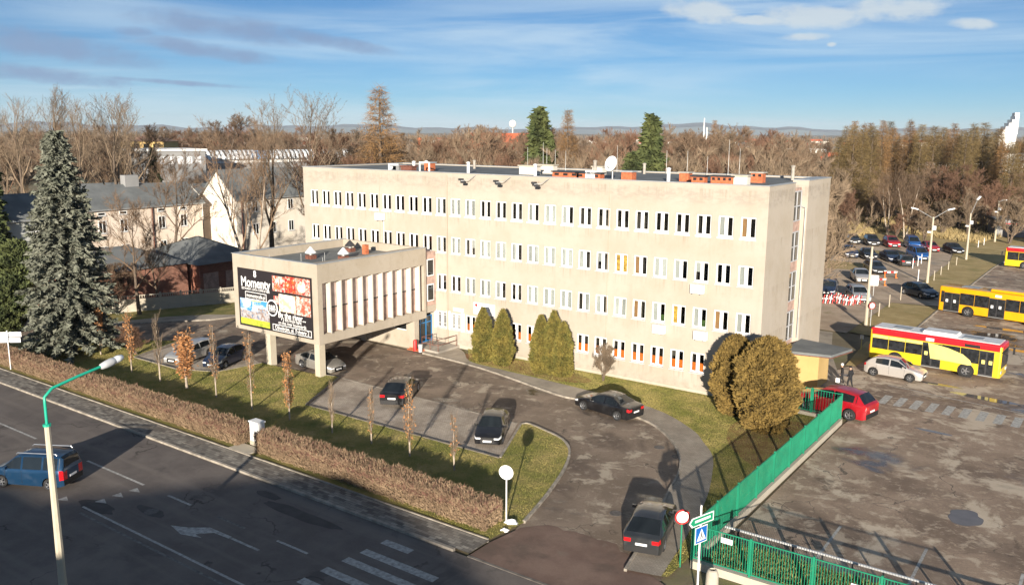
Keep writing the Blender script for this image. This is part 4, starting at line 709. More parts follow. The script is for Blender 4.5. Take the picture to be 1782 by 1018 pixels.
# larches
lar = [conifer(20, 3.6, 'larch', .55, 9, 13, .55, .12, .12, fine=True, shape=.7) for _ in range(2)]+[conifer(20, 3.8, 'larch_olive', .6, 9, 13, .6, .10, .1, fine=True, shape=.65) for _ in range(2)]
p, h = at_far(665, 112, 146); place_tree('larch_tree', lar[0], p, 1, h/20, 'tall bare brown larch rising behind the left half of the office roof', 'larch tree', None, 1.35)
p, h = at_far(985, 130, 186); place_tree('larch_tree', lar[1], p, 2, h/20, 'thin pointed larch just right of the dark green spruce', 'larch tree', None, .9)
p, h = at_far(1235, 200, 206); place_tree('larch_tree', lar[1], p, 3, h/20, 'lone thin larch on the skyline over the right roof half', 'larch tree', None, .8)
# bare trees: prototypes
bt_big = [bare_tree(26, .5, 9, 4, 'bark', 'twig_pale', .7, .03, .30, tlen=.75, sub=6) for _ in range(3)]
bt_mid = [bare_tree(14, .75, 9, 7, 'bark', tw_, .45, .032, .22, tlen=.85, sub=7) for tw_ in ('twig', 'twig_red', 'twig', 'twig_pale')]
bt_bush = [bare_tree(7, .9, 6, 8, 'bark', tw_, .5, .03, .05, multi=4, sub=5, tlen=.8) for tw_ in ('twig_red', 'twig', 'twig_pale')]
bt_near = [bare_tree(11, .85, 8, 5, 'bark', 'twig', .35, .022, .25, sub=6), bare_tree(17, .5, 8, 5, 'bark_pale', 'twig', .55, .024, .3, multi=2, sub=5)]
birch = [bare_tree(16, .35, 9, 6, 'birch', 'twig_pale', .6, .04, .25)]
k = 0
for px, d, ty in ((50, 165, 166), (95, 150, 152), (150, 172, 170), (205, 158, 162), (245, 178, 166), (20, 180, 190), (180, 200, 195), (120, 205, 185)):
    p, h = at_far(px, d, ty); place_tree('bare_tree', bt_big[k % 3], p, k*1.3, h/hcache(bt_big[k % 3]), 'tall bare tree in the grove left of the office, against the sky', 'tree', 'tall bare trees of the left grove', 1.15); k += 1
for px, d, ty, s, lab in ((470, 118, 172, 1.2, 'spreading bare tree over the cream gabled house, left of the pair'), (552, 112, 158, 1.25, 'spreading bare tree over the left end of the office, right of the pair'), (398, 300, 200, 1.5, 'small bare round tree alone on the left skyline')):
    p, h = at_far(px, d, ty); pp_ = bt_big[int(px) % 3] if d < 200 else bt_mid[0]; place_tree('bare_tree', pp_, p, px, h/hcache(pp_), lab, 'tree', None, s)
p = G(243, 548); place_tree('bare_tree', bt_near[0], (p.x, p.y, 0), 0, .95, 'bare tree with pale trunk in front of the concrete fence', 'tree'); p = G(275, 538); place_tree('bare_tree', bt_near[0], (p.x, p.y, 0), 2.0, .62, 'short forked bare tree against the concrete fence', 'tree')
place_tree('bare_tree', bt_near[1], (-17.5, 6.5, 0), 1.0, 1.0, 'bare tree with several pale stems in front of the cream gabled house', 'tree')
p = far(300, 112); place_tree('bare_tree', bt_near[0], p, 4.0, 1.25, 'slim bare tree in front of the peach house', 'tree')
for px, d, ty in ((1290-490, 118, 228), (860, 125, 222)): p, h = at_far(px, d, ty); place_tree('birch_tree', birch[0], p, px, h/hcache(birch[0]), 'white stemmed birch behind the office roof', 'birch tree', 'birches behind the roof', 1.0)
# wood behind the office
def scatter(pxa, pxb, da, db, n, ty, protos, Hs, name, label, group, smin=.85, smax=1.2, wide=1.2):
    for i in range(n):
        px = pxa+(pxb-pxa)*(i+random.random())/n; dr_ = ray(px, 400); hz = math.hypot(dr_.x, dr_.y); d = random.uniform(da, db); d = max(d, (19-CAM.y)/dr_.y*hz+random.uniform(0, 18)) if 480 < px < 1500 else d; h = top_z(px, random.uniform(*ty), d); j = random.randrange(len(protos))
        place_tree(name, protos[j], far(px, d), random.random()*6, max(.3, h/hcache(protos[j])), label, 'tree', group, wide*random.uniform(smin, smax))
scatter(560, 1400, 105, 150, 44, (225, 262), bt_mid, 14, 'bare_tree', 'bare brown tree in the belt right behind the office', 'trees behind the office', wide=1.15)
scatter(560, 1430, 85, 104, 26, (268, 292), bt_bush, 7, 'bare_shrub', 'bare reddish shrub behind the rear edge of the office', 'shrubs behind the office', wide=.8)
scatter(600, 1450, 155, 260, 34, (218, 248), bt_mid, 14, 'bare_tree', 'bare tree in the middle distance behind the office', 'trees in the middle distance', wide=1.2)
scatter(-60, 430, 165, 195, 7, (300, 345), bt_mid, 14, 'bare_tree', 'bare tree among the houses on the left', 'trees among the left houses', wide=1.1)
scatter(250, 640, 270, 420, 24, (214, 242), bt_mid, 14, 'bare_tree', 'bare tree behind the industrial hall', 'trees behind the hall', wide=1.2)
scatter(-40, 260, 180, 260, 12, (210, 240), bt_mid, 14, 'bare_tree', 'bare tree low in the left grove', 'low trees of the left grove', wide=1.2)
# larch wood on the right
for i in range(44):
    px = 1450+(1800-1450)*(i+random.random())/44; d = random.uniform(188, 250); ty = random.uniform(206, 236)+(14 if px > 1700 else 0); h = top_z(px, ty, d)
    place_tree('larch_tree', lar[random.choice((0, 1, 2, 3, 2, 3))], far(px, d), random.random()*6, h/20, 'brown larch in the wood at the right', 'larch tree', 'larches of the right wood', random.uniform(.95, 1.25))
scatter(1440, 1800, 176, 205, 18, (270, 335), bt_mid, 14, 'bare_tree', 'bare tree at the edge of the right wood', 'trees at the edge of the right wood', wide=1.05)
for px, d, ty in ((1470, 175, 330), (1588, 170, 345), (1525, 185, 340), (1640, 178, 350), (1700, 182, 355), (1760, 170, 345), (1560, 168, 372), (1610, 165, 366)): h = top_z(px, ty, d); place_tree('bare_shrub', bt_bush[int(px) % 3], far(px, d), px, h/hcache(bt_bush[int(px) % 3]), 'bare bush in front of the right wood', 'shrub', 'bushes in front of the right wood', 1.0)
for px, d, ty, lab in ((1545, 172, 292, 'pale leaning bare tree before the right wood, left of the pair'), (1575, 168, 285, 'pale forked bare tree before the right wood, right of the pair')): h = top_z(px, ty, d); place_tree('bare_tree', bt_near[1], far(px, d), px, h/hcache(bt_near[1]), lab, 'tree', None, 1.0)
# thujas
for i, (x, y, h, r, lab) in enumerate(((22.9, -2.3, 4.4, .74, 'slim pointed thuja nearest the entrance'), (24.9, -2.3, 4.5, .74, 'second slim thuja from the entrance'), (28.5, -2.2, 4.5, .68, 'left thuja of the group of three'), (29.5, -1.9, 4.9, .70, 'middle and tallest thuja of the group of three'), (30.5, -2.1, 4.2, .68, 'right thuja of the group of three'))):
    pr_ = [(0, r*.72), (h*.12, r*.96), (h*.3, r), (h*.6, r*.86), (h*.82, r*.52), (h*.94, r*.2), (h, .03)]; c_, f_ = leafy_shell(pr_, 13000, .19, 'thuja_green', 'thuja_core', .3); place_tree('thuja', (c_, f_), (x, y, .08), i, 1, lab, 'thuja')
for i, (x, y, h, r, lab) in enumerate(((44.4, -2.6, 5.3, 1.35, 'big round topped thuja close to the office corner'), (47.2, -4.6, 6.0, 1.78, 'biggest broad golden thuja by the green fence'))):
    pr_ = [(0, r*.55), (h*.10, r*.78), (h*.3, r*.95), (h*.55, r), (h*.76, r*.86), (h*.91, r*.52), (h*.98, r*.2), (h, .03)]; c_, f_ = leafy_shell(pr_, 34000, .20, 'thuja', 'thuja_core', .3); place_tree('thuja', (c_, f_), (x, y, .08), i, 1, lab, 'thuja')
# hedges along the pavement
def hedge(x0, x1, y0, y1, h, n, label):
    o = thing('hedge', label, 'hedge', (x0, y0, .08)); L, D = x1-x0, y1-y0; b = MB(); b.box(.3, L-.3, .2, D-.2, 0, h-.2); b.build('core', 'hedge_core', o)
    for mt_, nn, zlo in (('hedge_twig', n, 0), ('hedge_red', n//4, .85)):
        m = rng.random(nn); side = rng.random(nn); x = rng.random(nn)*L; y = np.where(side < .40, rng.random(nn)*.22, np.where(side < .78, rng.random(nn)*D, D-rng.random(nn)*.2)); z = np.where((side >= .40) & (side < .78), h-rng.random(nn)*.22, rng.random(nn)*(h-.05));  z = np.maximum(z, zlo*h*.95*rng.random(nn)**.15 if zlo else z); end = rng.random(nn) < .07; x = np.where(end, np.where(rng.random(nn) < .5, rng.random(nn)*.28, L-rng.random(nn)*.28), x); y = np.where(end, rng.random(nn)*D, y); z = np.where(end, np.maximum(zlo*h*.9, rng.random(nn)*h), z); z += (.05*np.sin(x*1.9)+.05*np.sin(x*4.3+1)+.05*np.sin(x*9.1+2)+.04*np.sin(x*17+y*3))*np.clip(z/h, 0, 1)
        P_ = np.stack([x, y, z], 1); d = np.stack([rng.normal(size=nn)*.5, np.where(side < .4, -.5, 0)+rng.normal(size=nn)*.4, .75+rng.normal(size=nn)*.3], 1); d /= np.linalg.norm(d, axis=1)[:, None]; s = np.cross(d, rng.normal(size=(nn, 3))); s /= np.linalg.norm(s, axis=1)[:, None]; Lk = rng.uniform(.10, .26, nn)[:, None]
        V = np.stack([P_-s*.018, P_+s*.018, P_+d*Lk], 1).reshape(-1, 3); put('twigs', npmesh('twigs', V, np.arange(3*nn).reshape(-1, 3), mt_), o)
    return o
hedge(-13, 23.1, -26.4, -25.1, 1.1, 70000, 'long brown clipped hedge left of the utility cabinet'); hedge(24.7, 41.6, -26.4, -25.0, 1.15, 42000, 'brown clipped hedge right of the utility cabinet up to the driveway')
MB().box(-140, -13, -26.5, -25, .08, 1.2).build('hedge_run', 'hedge_twig', bpy.data.objects['hedge'])
# young columnar street trees on the lawn
def sapling(h, leaves, n=46, seed=0):
    T, C, L_ = Soup(), Soup(), Soup(); up = np.array([0, 0, 1.]); T.tube([np.zeros(3), np.array([.02, .01, h*.45]), np.array([0, .03, h*.97])], [.055, .035, .008], 6)
    for k in range(n):
        z = h*rng.uniform(.14, .85); a = rng.uniform(0, 6.3); d = norm(np.array([math.cos(a), math.sin(a), 0])*.26+up*1.0); L = h*rng.uniform(.14, .30)*(1.1-z/h*.5); p = np.array([0, 0, z]); mid = p+d*L*.5+np.array([math.cos(a), math.sin(a), 0])*.07; tip = mid+norm(d+up*.5)*L*.5; C.tube([p, mid, tip], [.018, .012, .004], 3)
        for _ in range(4): C.spike(p+(tip-p)*rng.uniform(.3, 1), norm(up+rand_dir()*.45), rng.uniform(.25, .5), .016)
        if leaves:
            for _ in range(int(leaves)):
                q_ = p+(tip-p)*rng.uniform(.1, 1)+rand_dir()*.16; dd = rand_dir(); w = norm(np.cross(dd, rand_dir()))*.045; L_.tri(q_-w, q_+w, q_+dd*.13); 
    r = [T.mesh('trunk', 'bark_pale'), C.mesh('branches', 'twig_pale')]
    if leaves: r.append(L_.mesh('leaves', 'brown_leaf'))
    return r
for i, (x, y, h, lv, w) in enumerate(((-3.8, -19.9, 4.6, 16, 1.2), (3.2, -21.3, 4.9, 12, 1.0), (7.2, -21.4, 5.3, 0, 1.25), (10.4, -21.3, 4.2, 40, 1.9), (13.9, -21.3, 5.3, 3, 1.0), (18.1, -21.5, 5.5, 3, 1.1), (21.8, -21.4, 4.6, 14, 1.0), (25.8, -21.4, 3.4, 0, .9), (29.1, -21.3, 3.5, 1, .9), (32.3, -21.4, 4.7, 4, 1.1), (35.7, -21.5, 3.3, 1, 1.0))):
    ords = ('leftmost', 'second', 'third', 'fourth', 'fifth', 'sixth', 'seventh', 'eighth', 'ninth', 'tenth', 'last'); place_tree('young_tree', sapling(h, lv), (x, y, .09), i, 1, ('%s young columnar tree from the left in the row on the lawn' % ords[i]) if i < 10 else 'young columnar tree at the right end of the row, before the parked black hatchback', 'young tree', 'young trees on the lawn', w)
place_tree('bare_shrub', bt_bush[0], (-1.5, -18.2, .09), 0, .33, 'low bare reddish bush at the corner of the side parking', 'shrub', None, 1.6); place_tree('bare_shrub', bt_bush[2], (33.7, -1.4, .09), 1, .38, 'small leafless bush against the office wall right of the thujas', 'shrub', None, .8); place_tree('bare_shrub', bt_bush[0], (-17.5, -12, 0), 1, .6, 'reddish bare bush by the concrete fence beside the spruce', 'shrub', None, 1.2); place_tree('bare_shrub', bt_bush[1], (-21.3, -8.5, 0), 2, .62, 'bare bush behind the concrete fence by the brick outbuilding', 'shrub', None, 1.2)
# green pines at the left edge
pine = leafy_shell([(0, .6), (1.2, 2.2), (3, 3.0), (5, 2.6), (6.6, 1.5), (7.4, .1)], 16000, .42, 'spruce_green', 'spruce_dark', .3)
for px, py, s, lab in ((12, 548, .95, 'round green pine at the left edge beside the spruce'), (-25, 600, .7, 'second green pine cut by the left edge')): p = G(px, py); place_tree('pine_tree', pine, (p.x-3, p.y+3, 0), px, s, lab, 'pine tree')
# ivy bed inside the fence, and grass
def tufts(name, poly, n, hmin, hmax, mt, w=.012, z=.09, parent=None, kind='stuff'):
    P2 = np.array([(p[0], p[1]) for p in poly]); lo, hi = P2.min(0), P2.max(0); pts = rng.uniform(lo, hi, (n*4, 2)); inside = np.zeros(len(pts), bool); j = len(P2)-1
    for i in range(len(P2)):
        a, b_ = P2[i], P2[j]; c = ((a[1] > pts[:, 1]) != (b_[1] > pts[:, 1])) & (pts[:, 0] < (b_[0]-a[0])*(pts[:, 1]-a[1])/(b_[1]-a[1]+1e-12)+a[0]); inside ^= c; j = i
    pts = pts[inside][:n]; n = len(pts); P_ = np.column_stack([pts, np.full(n, z)]); d = np.column_stack([rng.normal(size=(n, 2))*.5, np.ones(n)]); d /= np.linalg.norm(d, axis=1)[:, None]; a = rng.random(n)*6.28; s = np.column_stack([np.cos(a), np.sin(a), np.zeros(n)])*w; L = rng.uniform(hmin, hmax, n)[:, None]
    o = put(name, npmesh(name, np.stack([P_-s, P_+s, P_+d*L], 1).reshape(-1, 3), np.arange(3*n).reshape(-1, 3), mt)); o['kind'] = kind; return o
tag(tufts('lawn_grass', [(x, y) for x, y in lawnA if x > -30], 110000, .03, .07, 'grass_blade', .012), 'short winter grass of the lawn behind the hedges', 'grass'); tag(tufts('lawn_grass', lawnB, 80000, .03, .07, 'grass_blade', .012), 'short winter grass of the lawn along the office', 'grass')
tag(tufts('ivy_bed', [(51.2, -23.1), (66, -23.1), (66, -20.6), (51.2, -20.6)], 26000, .15, .42, 'ivy', .05, .02), 'low dense green brown ground cover behind the front green fence', 'ground cover')
tag(tufts('tall_dry_grass', [tuple(G(px, py)[:2]) for px, py in ((1445, 418), (1560, 402), (1700, 425), (1790, 398), (1790, 372), (1600, 378), (1445, 392))], 40000, .3, 1.1, 'dry_grass', .07, 0), 'tall dry grass between the car park and the right wood', 'grass')
# ------------------------------------------------------------------ vehicles
def wheel_mesh(r, w):
    ty = MB().lathe([(r*.62, -w/2), (r*.93, -w/2), (r, -w*.3), (r, w*.3), (r*.93, w/2), (r*.62, w/2)], (0, 0, 0), 22, 'y', False).mesh('tyre', 'rubber', 40)
    rm = MB(); rm.lathe([(r*.64, -w*.42), (r*.60, -w*.5), (r*.55, -w*.40), (r*.54, -w*.2), (r*.54, w*.4), (r*.64, w*.4)], (0, 0, 0), 22, 'y', False)
    for k in range(5):
        a = 2*math.pi*k/5; ax = Vector((math.cos(a), 0, math.sin(a))); rm.obox(ax*r*.30+Vector((0, -w*.40, 0)), ax, Vector((0, 1, 0)), ax.cross(Vector((0, 1, 0))), r*.27, w*.06, r*.09)
    rm.lathe([(r*.14, -w*.48), (r*.14, -w*.3)], (0, 0, 0), 10, 'y'); hub = MB().lathe([(r*.56, -w*.2), (.02, -w*.2)], (0, 0, 0), 18, 'y').mesh('hub', 'black')
    return ty, rm.mesh('rim', 'rim'), hub
WH_ = {}
def lerp_list(pts, t):
    if t <= pts[0][0]: return pts[0][1]
    for (a, va), (b, vb) in zip(pts, pts[1:]):
        if t <= b: return va+(vb-va)*(t-a)/(b-a)
    return pts[-1][1]
CARS = dict(
 hatch=dict(L=4.02, W=1.72, r=.31, wb=(.80, 3.34), top=[(0, .66), (.02, .74), (.06, .80), (.16, .90), (.245, .97), (.42, 1.40), (.52, 1.46), (.66, 1.47), (.82, 1.40), (.90, 1.24), (.965, .98), (.985, .95), (1, .90)], belt=[(0, .66), (.2, .90), (.5, .92), (.95, 1.0)], cowl=.245, rf=.42, rr=.82, rb=.965, pil=[.56], cp=.80),
 sedan=dict(L=4.75, W=1.84, r=.33, wb=(.87, 3.80), top=[(0, .62), (.02, .70), (.05, .76), (.16, .87), (.27, .95), (.43, 1.38), (.52, 1.44), (.62, 1.44), (.70, 1.40), (.845, 1.05), (.88, 1.03), (.97, 1.0), (.99, .98), (1, .93)], belt=[(0, .60), (.2, .86), (.5, .90), (.9, .96)], cowl=.27, rf=.43, rr=.70, rb=.845, pil=[.575], cp=.79),
 fastback=dict(L=4.75, W=1.84, r=.34, wb=(.90, 3.74), top=[(0, .62), (.02, .70), (.05, .76), (.16, .88), (.26, .96), (.42, 1.38), (.52, 1.46), (.64, 1.45), (.74, 1.38), (.93, 1.05), (.97, 1.0), (.99, .98), (1, .93)], belt=[(0, .60), (.2, .88), (.5, .92), (.9, 1.0)], cowl=.26, rf=.42, rr=.74, rb=.93, pil=[.575], cp=.82),
 suv=dict(L=4.55, W=1.86, r=.36, wb=(.88, 3.58), top=[(0, .80), (.02, .89), (.05, .95), (.16, 1.06), (.25, 1.12), (.40, 1.56), (.52, 1.65), (.70, 1.65), (.87, 1.58), (.965, 1.14), (.985, 1.10), (1, 1.04)], belt=[(0, .70), (.2, 1.02), (.5, 1.04), (.95, 1.14)], cowl=.25, rf=.40, rr=.87, rb=.965, pil=[.56], cp=.83),
 van=dict(L=4.38, W=1.81, r=.32, wb=(.84, 3.57), top=[(0, .78), (.02, .86), (.05, .92), (.13, 1.04), (.20, 1.12), (.37, 1.70), (.45, 1.78), (.70, 1.82), (.95, 1.80), (.985, 1.66), (.995, 1.12), (1, 1.06)], belt=[(0, .66), (.18, 1.04), (.5, 1.06), (.95, 1.10)], cowl=.20, rf=.37, rr=.955, rb=.993, pil=[.47, .74], cp=.93),
 wagon=dict(L=4.6, W=1.78, r=.32, wb=(.85, 3.5), top=[(0, .63), (.02, .71), (.05, .77), (.16, .88), (.25, .95), (.41, 1.38), (.52, 1.46), (.70, 1.46), (.88, 1.42), (.965, 1.0), (.985, .97), (1, .92)], belt=[(0, .60), (.2, .88), (.5, .91), (.95, .98)], cowl=.25, rf=.41, rr=.88, rb=.965, pil=[.55], cp=.80))
def make_car(kind, col, x, y, hd, label, cat='car', group=None, rails=False, small=False, s=1.0):
    K = CARS[kind]; L, W, r = K['L'], K['W'], K['r']; car = thing('parked_car' if not rails else 'moving_van', label, cat, (x, y, .012), R(hd), group)
    if s != 1.0: car.scale = (s, s, s)
    tl = K['top']; ra = r+.06; sill = .21; st = {t for t, _ in tl}
    for w_ in K['wb']:
        for f in (-1, -.985, -.8, -.45, 0, .45, .8, .985, 1): st.add((w_+f*ra)/L)
    for p in K['pil']: st |= {p-.012, p+.012}
    st |= {K['cp'], K['rb'], K['rr'], K['cowl'], K['rf'], .09, .93, K['cowl']+.012}; st = sorted(t for t in st if 0 <= t <= 1); st = [t for i, t in enumerate(st) if i == 0 or t-st[i-1] > 1e-4]
    pw = [(0, .80), (.02, .88), (.06, .955), (.15, .995), (.3, 1), (.8, 1), (.93, .965), (.98, .91), (1, .85)]
    def z0(t):
        for w_ in K['wb']:
            dx = abs(t*L-w_)
            if dx < ra*.99: return r+math.sqrt(ra*ra-dx*dx)
        return sill+(.06 if t < .02 or t > .98 else 0)
    secs = []
    for t in st:
        w = W/2*lerp_list(pw, t); zt = lerp_list(tl, t); zb = min(lerp_list(K['belt'], t), zt-.03); zz = min(z0(t), zb-.06); c = max(0, min(1, (zt-zb)/.42)); wt = w*(.955-.20*c)
        sec = [(w*.965, zz), (w, zz+(zb-zz)*.40), (w*1.0, zz+(zb-zz)*.72), (w*.985, zb), (w*.955, zb+min(.035, .3*(zt-zb))), (wt, zt-.075*c-.006), (wt*.90, zt-.018*c), (wt*.5, zt+.006), (0, zt+.014)]
        secs.append((L/2-t*L, sec))
    n = 9; parts = {}
    def add(key, *pts): parts.setdefault(key, MB()).quad(*pts)
    for i in range(len(st)-1):
        tm = (st[i]+st[i+1])/2; (xa, sa), (xb, sb) = secs[i], secs[i+1]
        for j in range(n-1):
            key = ('body', 'body')
            if j == 4 and K['cowl']+.02 < tm < K['cp'] and not any(abs(tm-p) < .0125 for p in K['pil']): key = 'sw'
            elif j == 4 and K['cp']+.02 < tm < K['rb']-.03 and kind in ('van', 'wagon', 'suv', 'hatch') and tm < K['rr']: key = 'sw'
            elif j in (6, 7) and K['cowl'] < tm < K['rf']: key = ('windshield', 'dark_glass')
            elif j in (6, 7) and K['rr'] < tm < K['rb']: key = ('rear_window', 'dark_glass')
            elif j == 2 and tm < .09: key = 'hl'
            elif (j == 2 or (j == 1 and kind == 'van')) and tm > .955: key = 'tl'
            for s_ in (1, -1):
                a, b_, c_, d_ = (xa, s_*sa[j][0], sa[j][1]), (xb, s_*sb[j][0], sb[j][1]), (xb, s_*sb[j+1][0], sb[j+1][1]), (xa, s_*sa[j+1][0], sa[j+1][1])
                kk = key
                if key == 'sw':
                    seg = sum(tm > p for p in K['pil']); kk = ('side_window', 'dark_glass', s_, seg)
                elif key == 'hl': kk = ('headlight', 'headlight', s_)
                elif key == 'tl': kk = ('taillight', 'taillight', s_)
                add(kk, *((a, d_, c_, b_) if s_ == 1 else (a, b_, c_, d_)))
    for (xx, sec), end in ((secs[0], 1), (secs[-1], -1)):
        for j in range(n-1):
            for u0, u1 in ((-1, -.60), (-.60, .60), (.60, 1)):
                P4 = [(xx, sec[j][0]*u0, sec[j][1]), (xx, sec[j][0]*u1, sec[j][1]), (xx, sec[j+1][0]*u1, sec[j+1][1]), (xx, sec[j+1][0]*u0, sec[j+1][1])]
                o_ = abs(u0+u1) > .5; key = ('body', 'body')
                if end == 1 and j == 2 and o_: key = ('headlight', 'headlight', 1 if u0 > 0 else -1)
                elif end == 1 and j in (1, 2) and not o_: key = ('grille', 'black')
                elif end == -1 and (j == 2 or (j == 1 and kind == 'van')) and o_: key = ('taillight', 'taillight', 1 if u0 > 0 else -1)
                elif end == -1 and j == 0: key = ('bumper_trim', 'black')
                elif end == 1 and j == 0 and not o_: key = ('grille', 'black')
                add(key, *(P4 if end == 1 else P4[::-1]))
    for i in range(len(st)-1): (xa, sa), (xb, sb) = secs[i], secs[i+1]; add(('underbody', 'black'), (xa, -sa[0][0], sa[0][1]), (xb, -sb[0][0], sb[0][1]), (xb, sb[0][0], sb[0][1]), (xa, sa[0][0], sa[0][1]))
    for key, mb in parts.items():
        me = mb.mesh(key[0], col if key[1] == 'body' else key[1]); bmm = bmesh.new(); bmm.from_mesh(me); bmesh.ops.remove_doubles(bmm, verts=bmm.verts, dist=.0008); bmm.to_mesh(me); bmm.free(); me.shade_smooth(); me.set_sharp_from_angle(angle=R(38)); put(key[0], me, car)
    kw = (r,)
    if kw not in WH_: WH_[kw] = wheel_mesh(r, .21)
    for w_ in K['wb']:
        for s_ in (1, -1):
            wn = put('wheel', WH_[kw][0], car, (L/2-w_, s_*(W/2-.125), r), math.pi if s_ == 1 else 0); put('rim', WH_[kw][1], wn); put('hub', WH_[kw][2], wn)
    for xx, zz in ((L/2+.004, .42), (-L/2-.004, .66)): MB().box(xx-.012, xx+.012, -.26, .26, zz-.055, zz+.055).build('licence_plate', 'plate', car)
    if not small:
        for s_ in (1, -1):
            b = MB(); xm = L/2-(K['cowl']+.07)*L; zm = lerp_list(K['belt'], K['cowl'])+.08; b.box(xm-.07, xm+.06, min(s_*(W/2-.06), s_*(W/2+.14)), max(s_*(W/2-.06), s_*(W/2+.14)), zm-.06, zm+.08); b.build('mirror', col, car)
            b = MB(); cx = [L/2-(p+.05)*L for p in K['pil'][:1]]+[L/2-K['cp']*L+.12]
            for c0 in cx: b.box(c0-.09, c0+.09, min(s_*(W/2-.02), s_*(W/2+.018)), max(s_*(W/2-.02), s_*(W/2+.018)), .80, .83)
            b.build('door_handle', col, car)
            b = MB()
            for p in [K['cowl']+.05]+K['pil'][:1]+[K['cp']-.02]: xx = L/2-p*L; b.box(xx-.006, xx+.006, min(s_*(W/2-.03), s_*(W/2+.002)), max(s_*(W/2-.03), s_*(W/2+.002)), .34, lerp_list(K['belt'], p)-.03)
            b.build('door_gap', 'black', car)
    if rails:
        for s_ in (1, -1): MB().tube([(L*.12, s_*.62, 1.80), (L*.10, s_*.62, 1.88), (-L*.40, s_*.62, 1.93), (-L*.42, s_*.62, 1.84)], .03, 6).build('roof_rail', 'rim', car)
    return car
make_car('van', 'car_vanblue', 18.75, -35.9, 207, 'dark blue family van with roof rails driving on the road at lower left', 'van', rails=True)
make_car('fastback', 'car_grey', 47.95, -21.9, 106, 'dark grey hatchback seen from behind, half on the pavers by the green fence')
make_car('hatch', 'car_black', 34.05, -15.8, -62, 'black hatchback facing the camera in the front parking by the lawn island')
make_car('fastback', 'car_black', 24.1, -13.4, 119, 'black car seen from behind in the parking bays near the annex', s=1.04)
make_car('sedan', 'car_black', 37.55, -7.5, 169.5, 'black sedan parked along the walk in front of the office')
make_car('hatch', 'car_palesilver', 51.2, 13.4, -4, 'silver hatchback parked beside the red and yellow bus', s=1.06)
make_car('suv', 'car_red', 49.85, 1.75, 168, 'red SUV parked behind the end of the green fence', s=1.12)
make_car('hatch', 'car_darkblue', 45.9, 50.9, -41, 'dark blue hatchback on the track behind the amber bus', s=1.1)
make_car('fastback', 'car_beige', 13.9, -11.7, -4, 'silver car parked under the annex behind the front pillar', s=.96)
make_car('wagon', 'car_silver', 3.2, -16.1, -74, 'silver car in the side parking left of the annex'); make_car('hatch', 'car_navy', 6.7, -15.3, -70, 'dark blue car beside the silver one in the side parking')
for kd, cl, x, y, hd, lab in (('suv', 'car_navy', 30.6, 79.6, -66, 'dark car at the left of the front row in the far car park'), ('hatch', 'car_black', 33.4, 79.4, -64, 'black car second from left in the front row of the far car park'), ('sedan', 'car_navy', 36.6, 79.2, -60, 'navy sedan third in the front row of the far car park'), ('wagon', 'car_grey', 39.3, 75.8, 112, 'grey car showing its tail lights at the end of the front row'), ('van', 'car_blue', 39.6, 83.2, -56, 'bright blue van behind white posts in the far car park'),
    ('hatch', 'car_grey', 26.7, 97, -66, 'dark small car at the left of the back row'), ('suv', 'car_black', 29.8, 96.6, -66, 'black car second in the back row'), ('suv', 'car_red', 33.0, 96.4, -64, 'red car third in the back row of the far car park'), ('van', 'car_blue', 36.1, 97.2, -66, 'blue van in the back row beside the red car'), ('hatch', 'car_red', 39.3, 94.4, -62, 'bright red small car in the back row right of the blue van'), ('hatch', 'car_black', 42.7, 94.4, -58, 'black hatchback at the right end of the back row by the lamp post'),
    ('sedan', 'car_palesilver', 37.6, 58, -66, 'silver sedan in the middle of the dirt lot behind the white sign'), ('wagon', 'car_grey', 37.4, 66.2, -60, 'dark car behind the orange barriers'), ('wagon', 'car_navy', 36.8, 46.5, -80, 'dark car behind the striped fence next to the office corner'), ('wagon', 'car_silver', 40.6, 44.6, -62, 'pale silver car in front of the striped fence')): make_car(kd, cl, x, y, hd, lab, small=True, s=1.08)
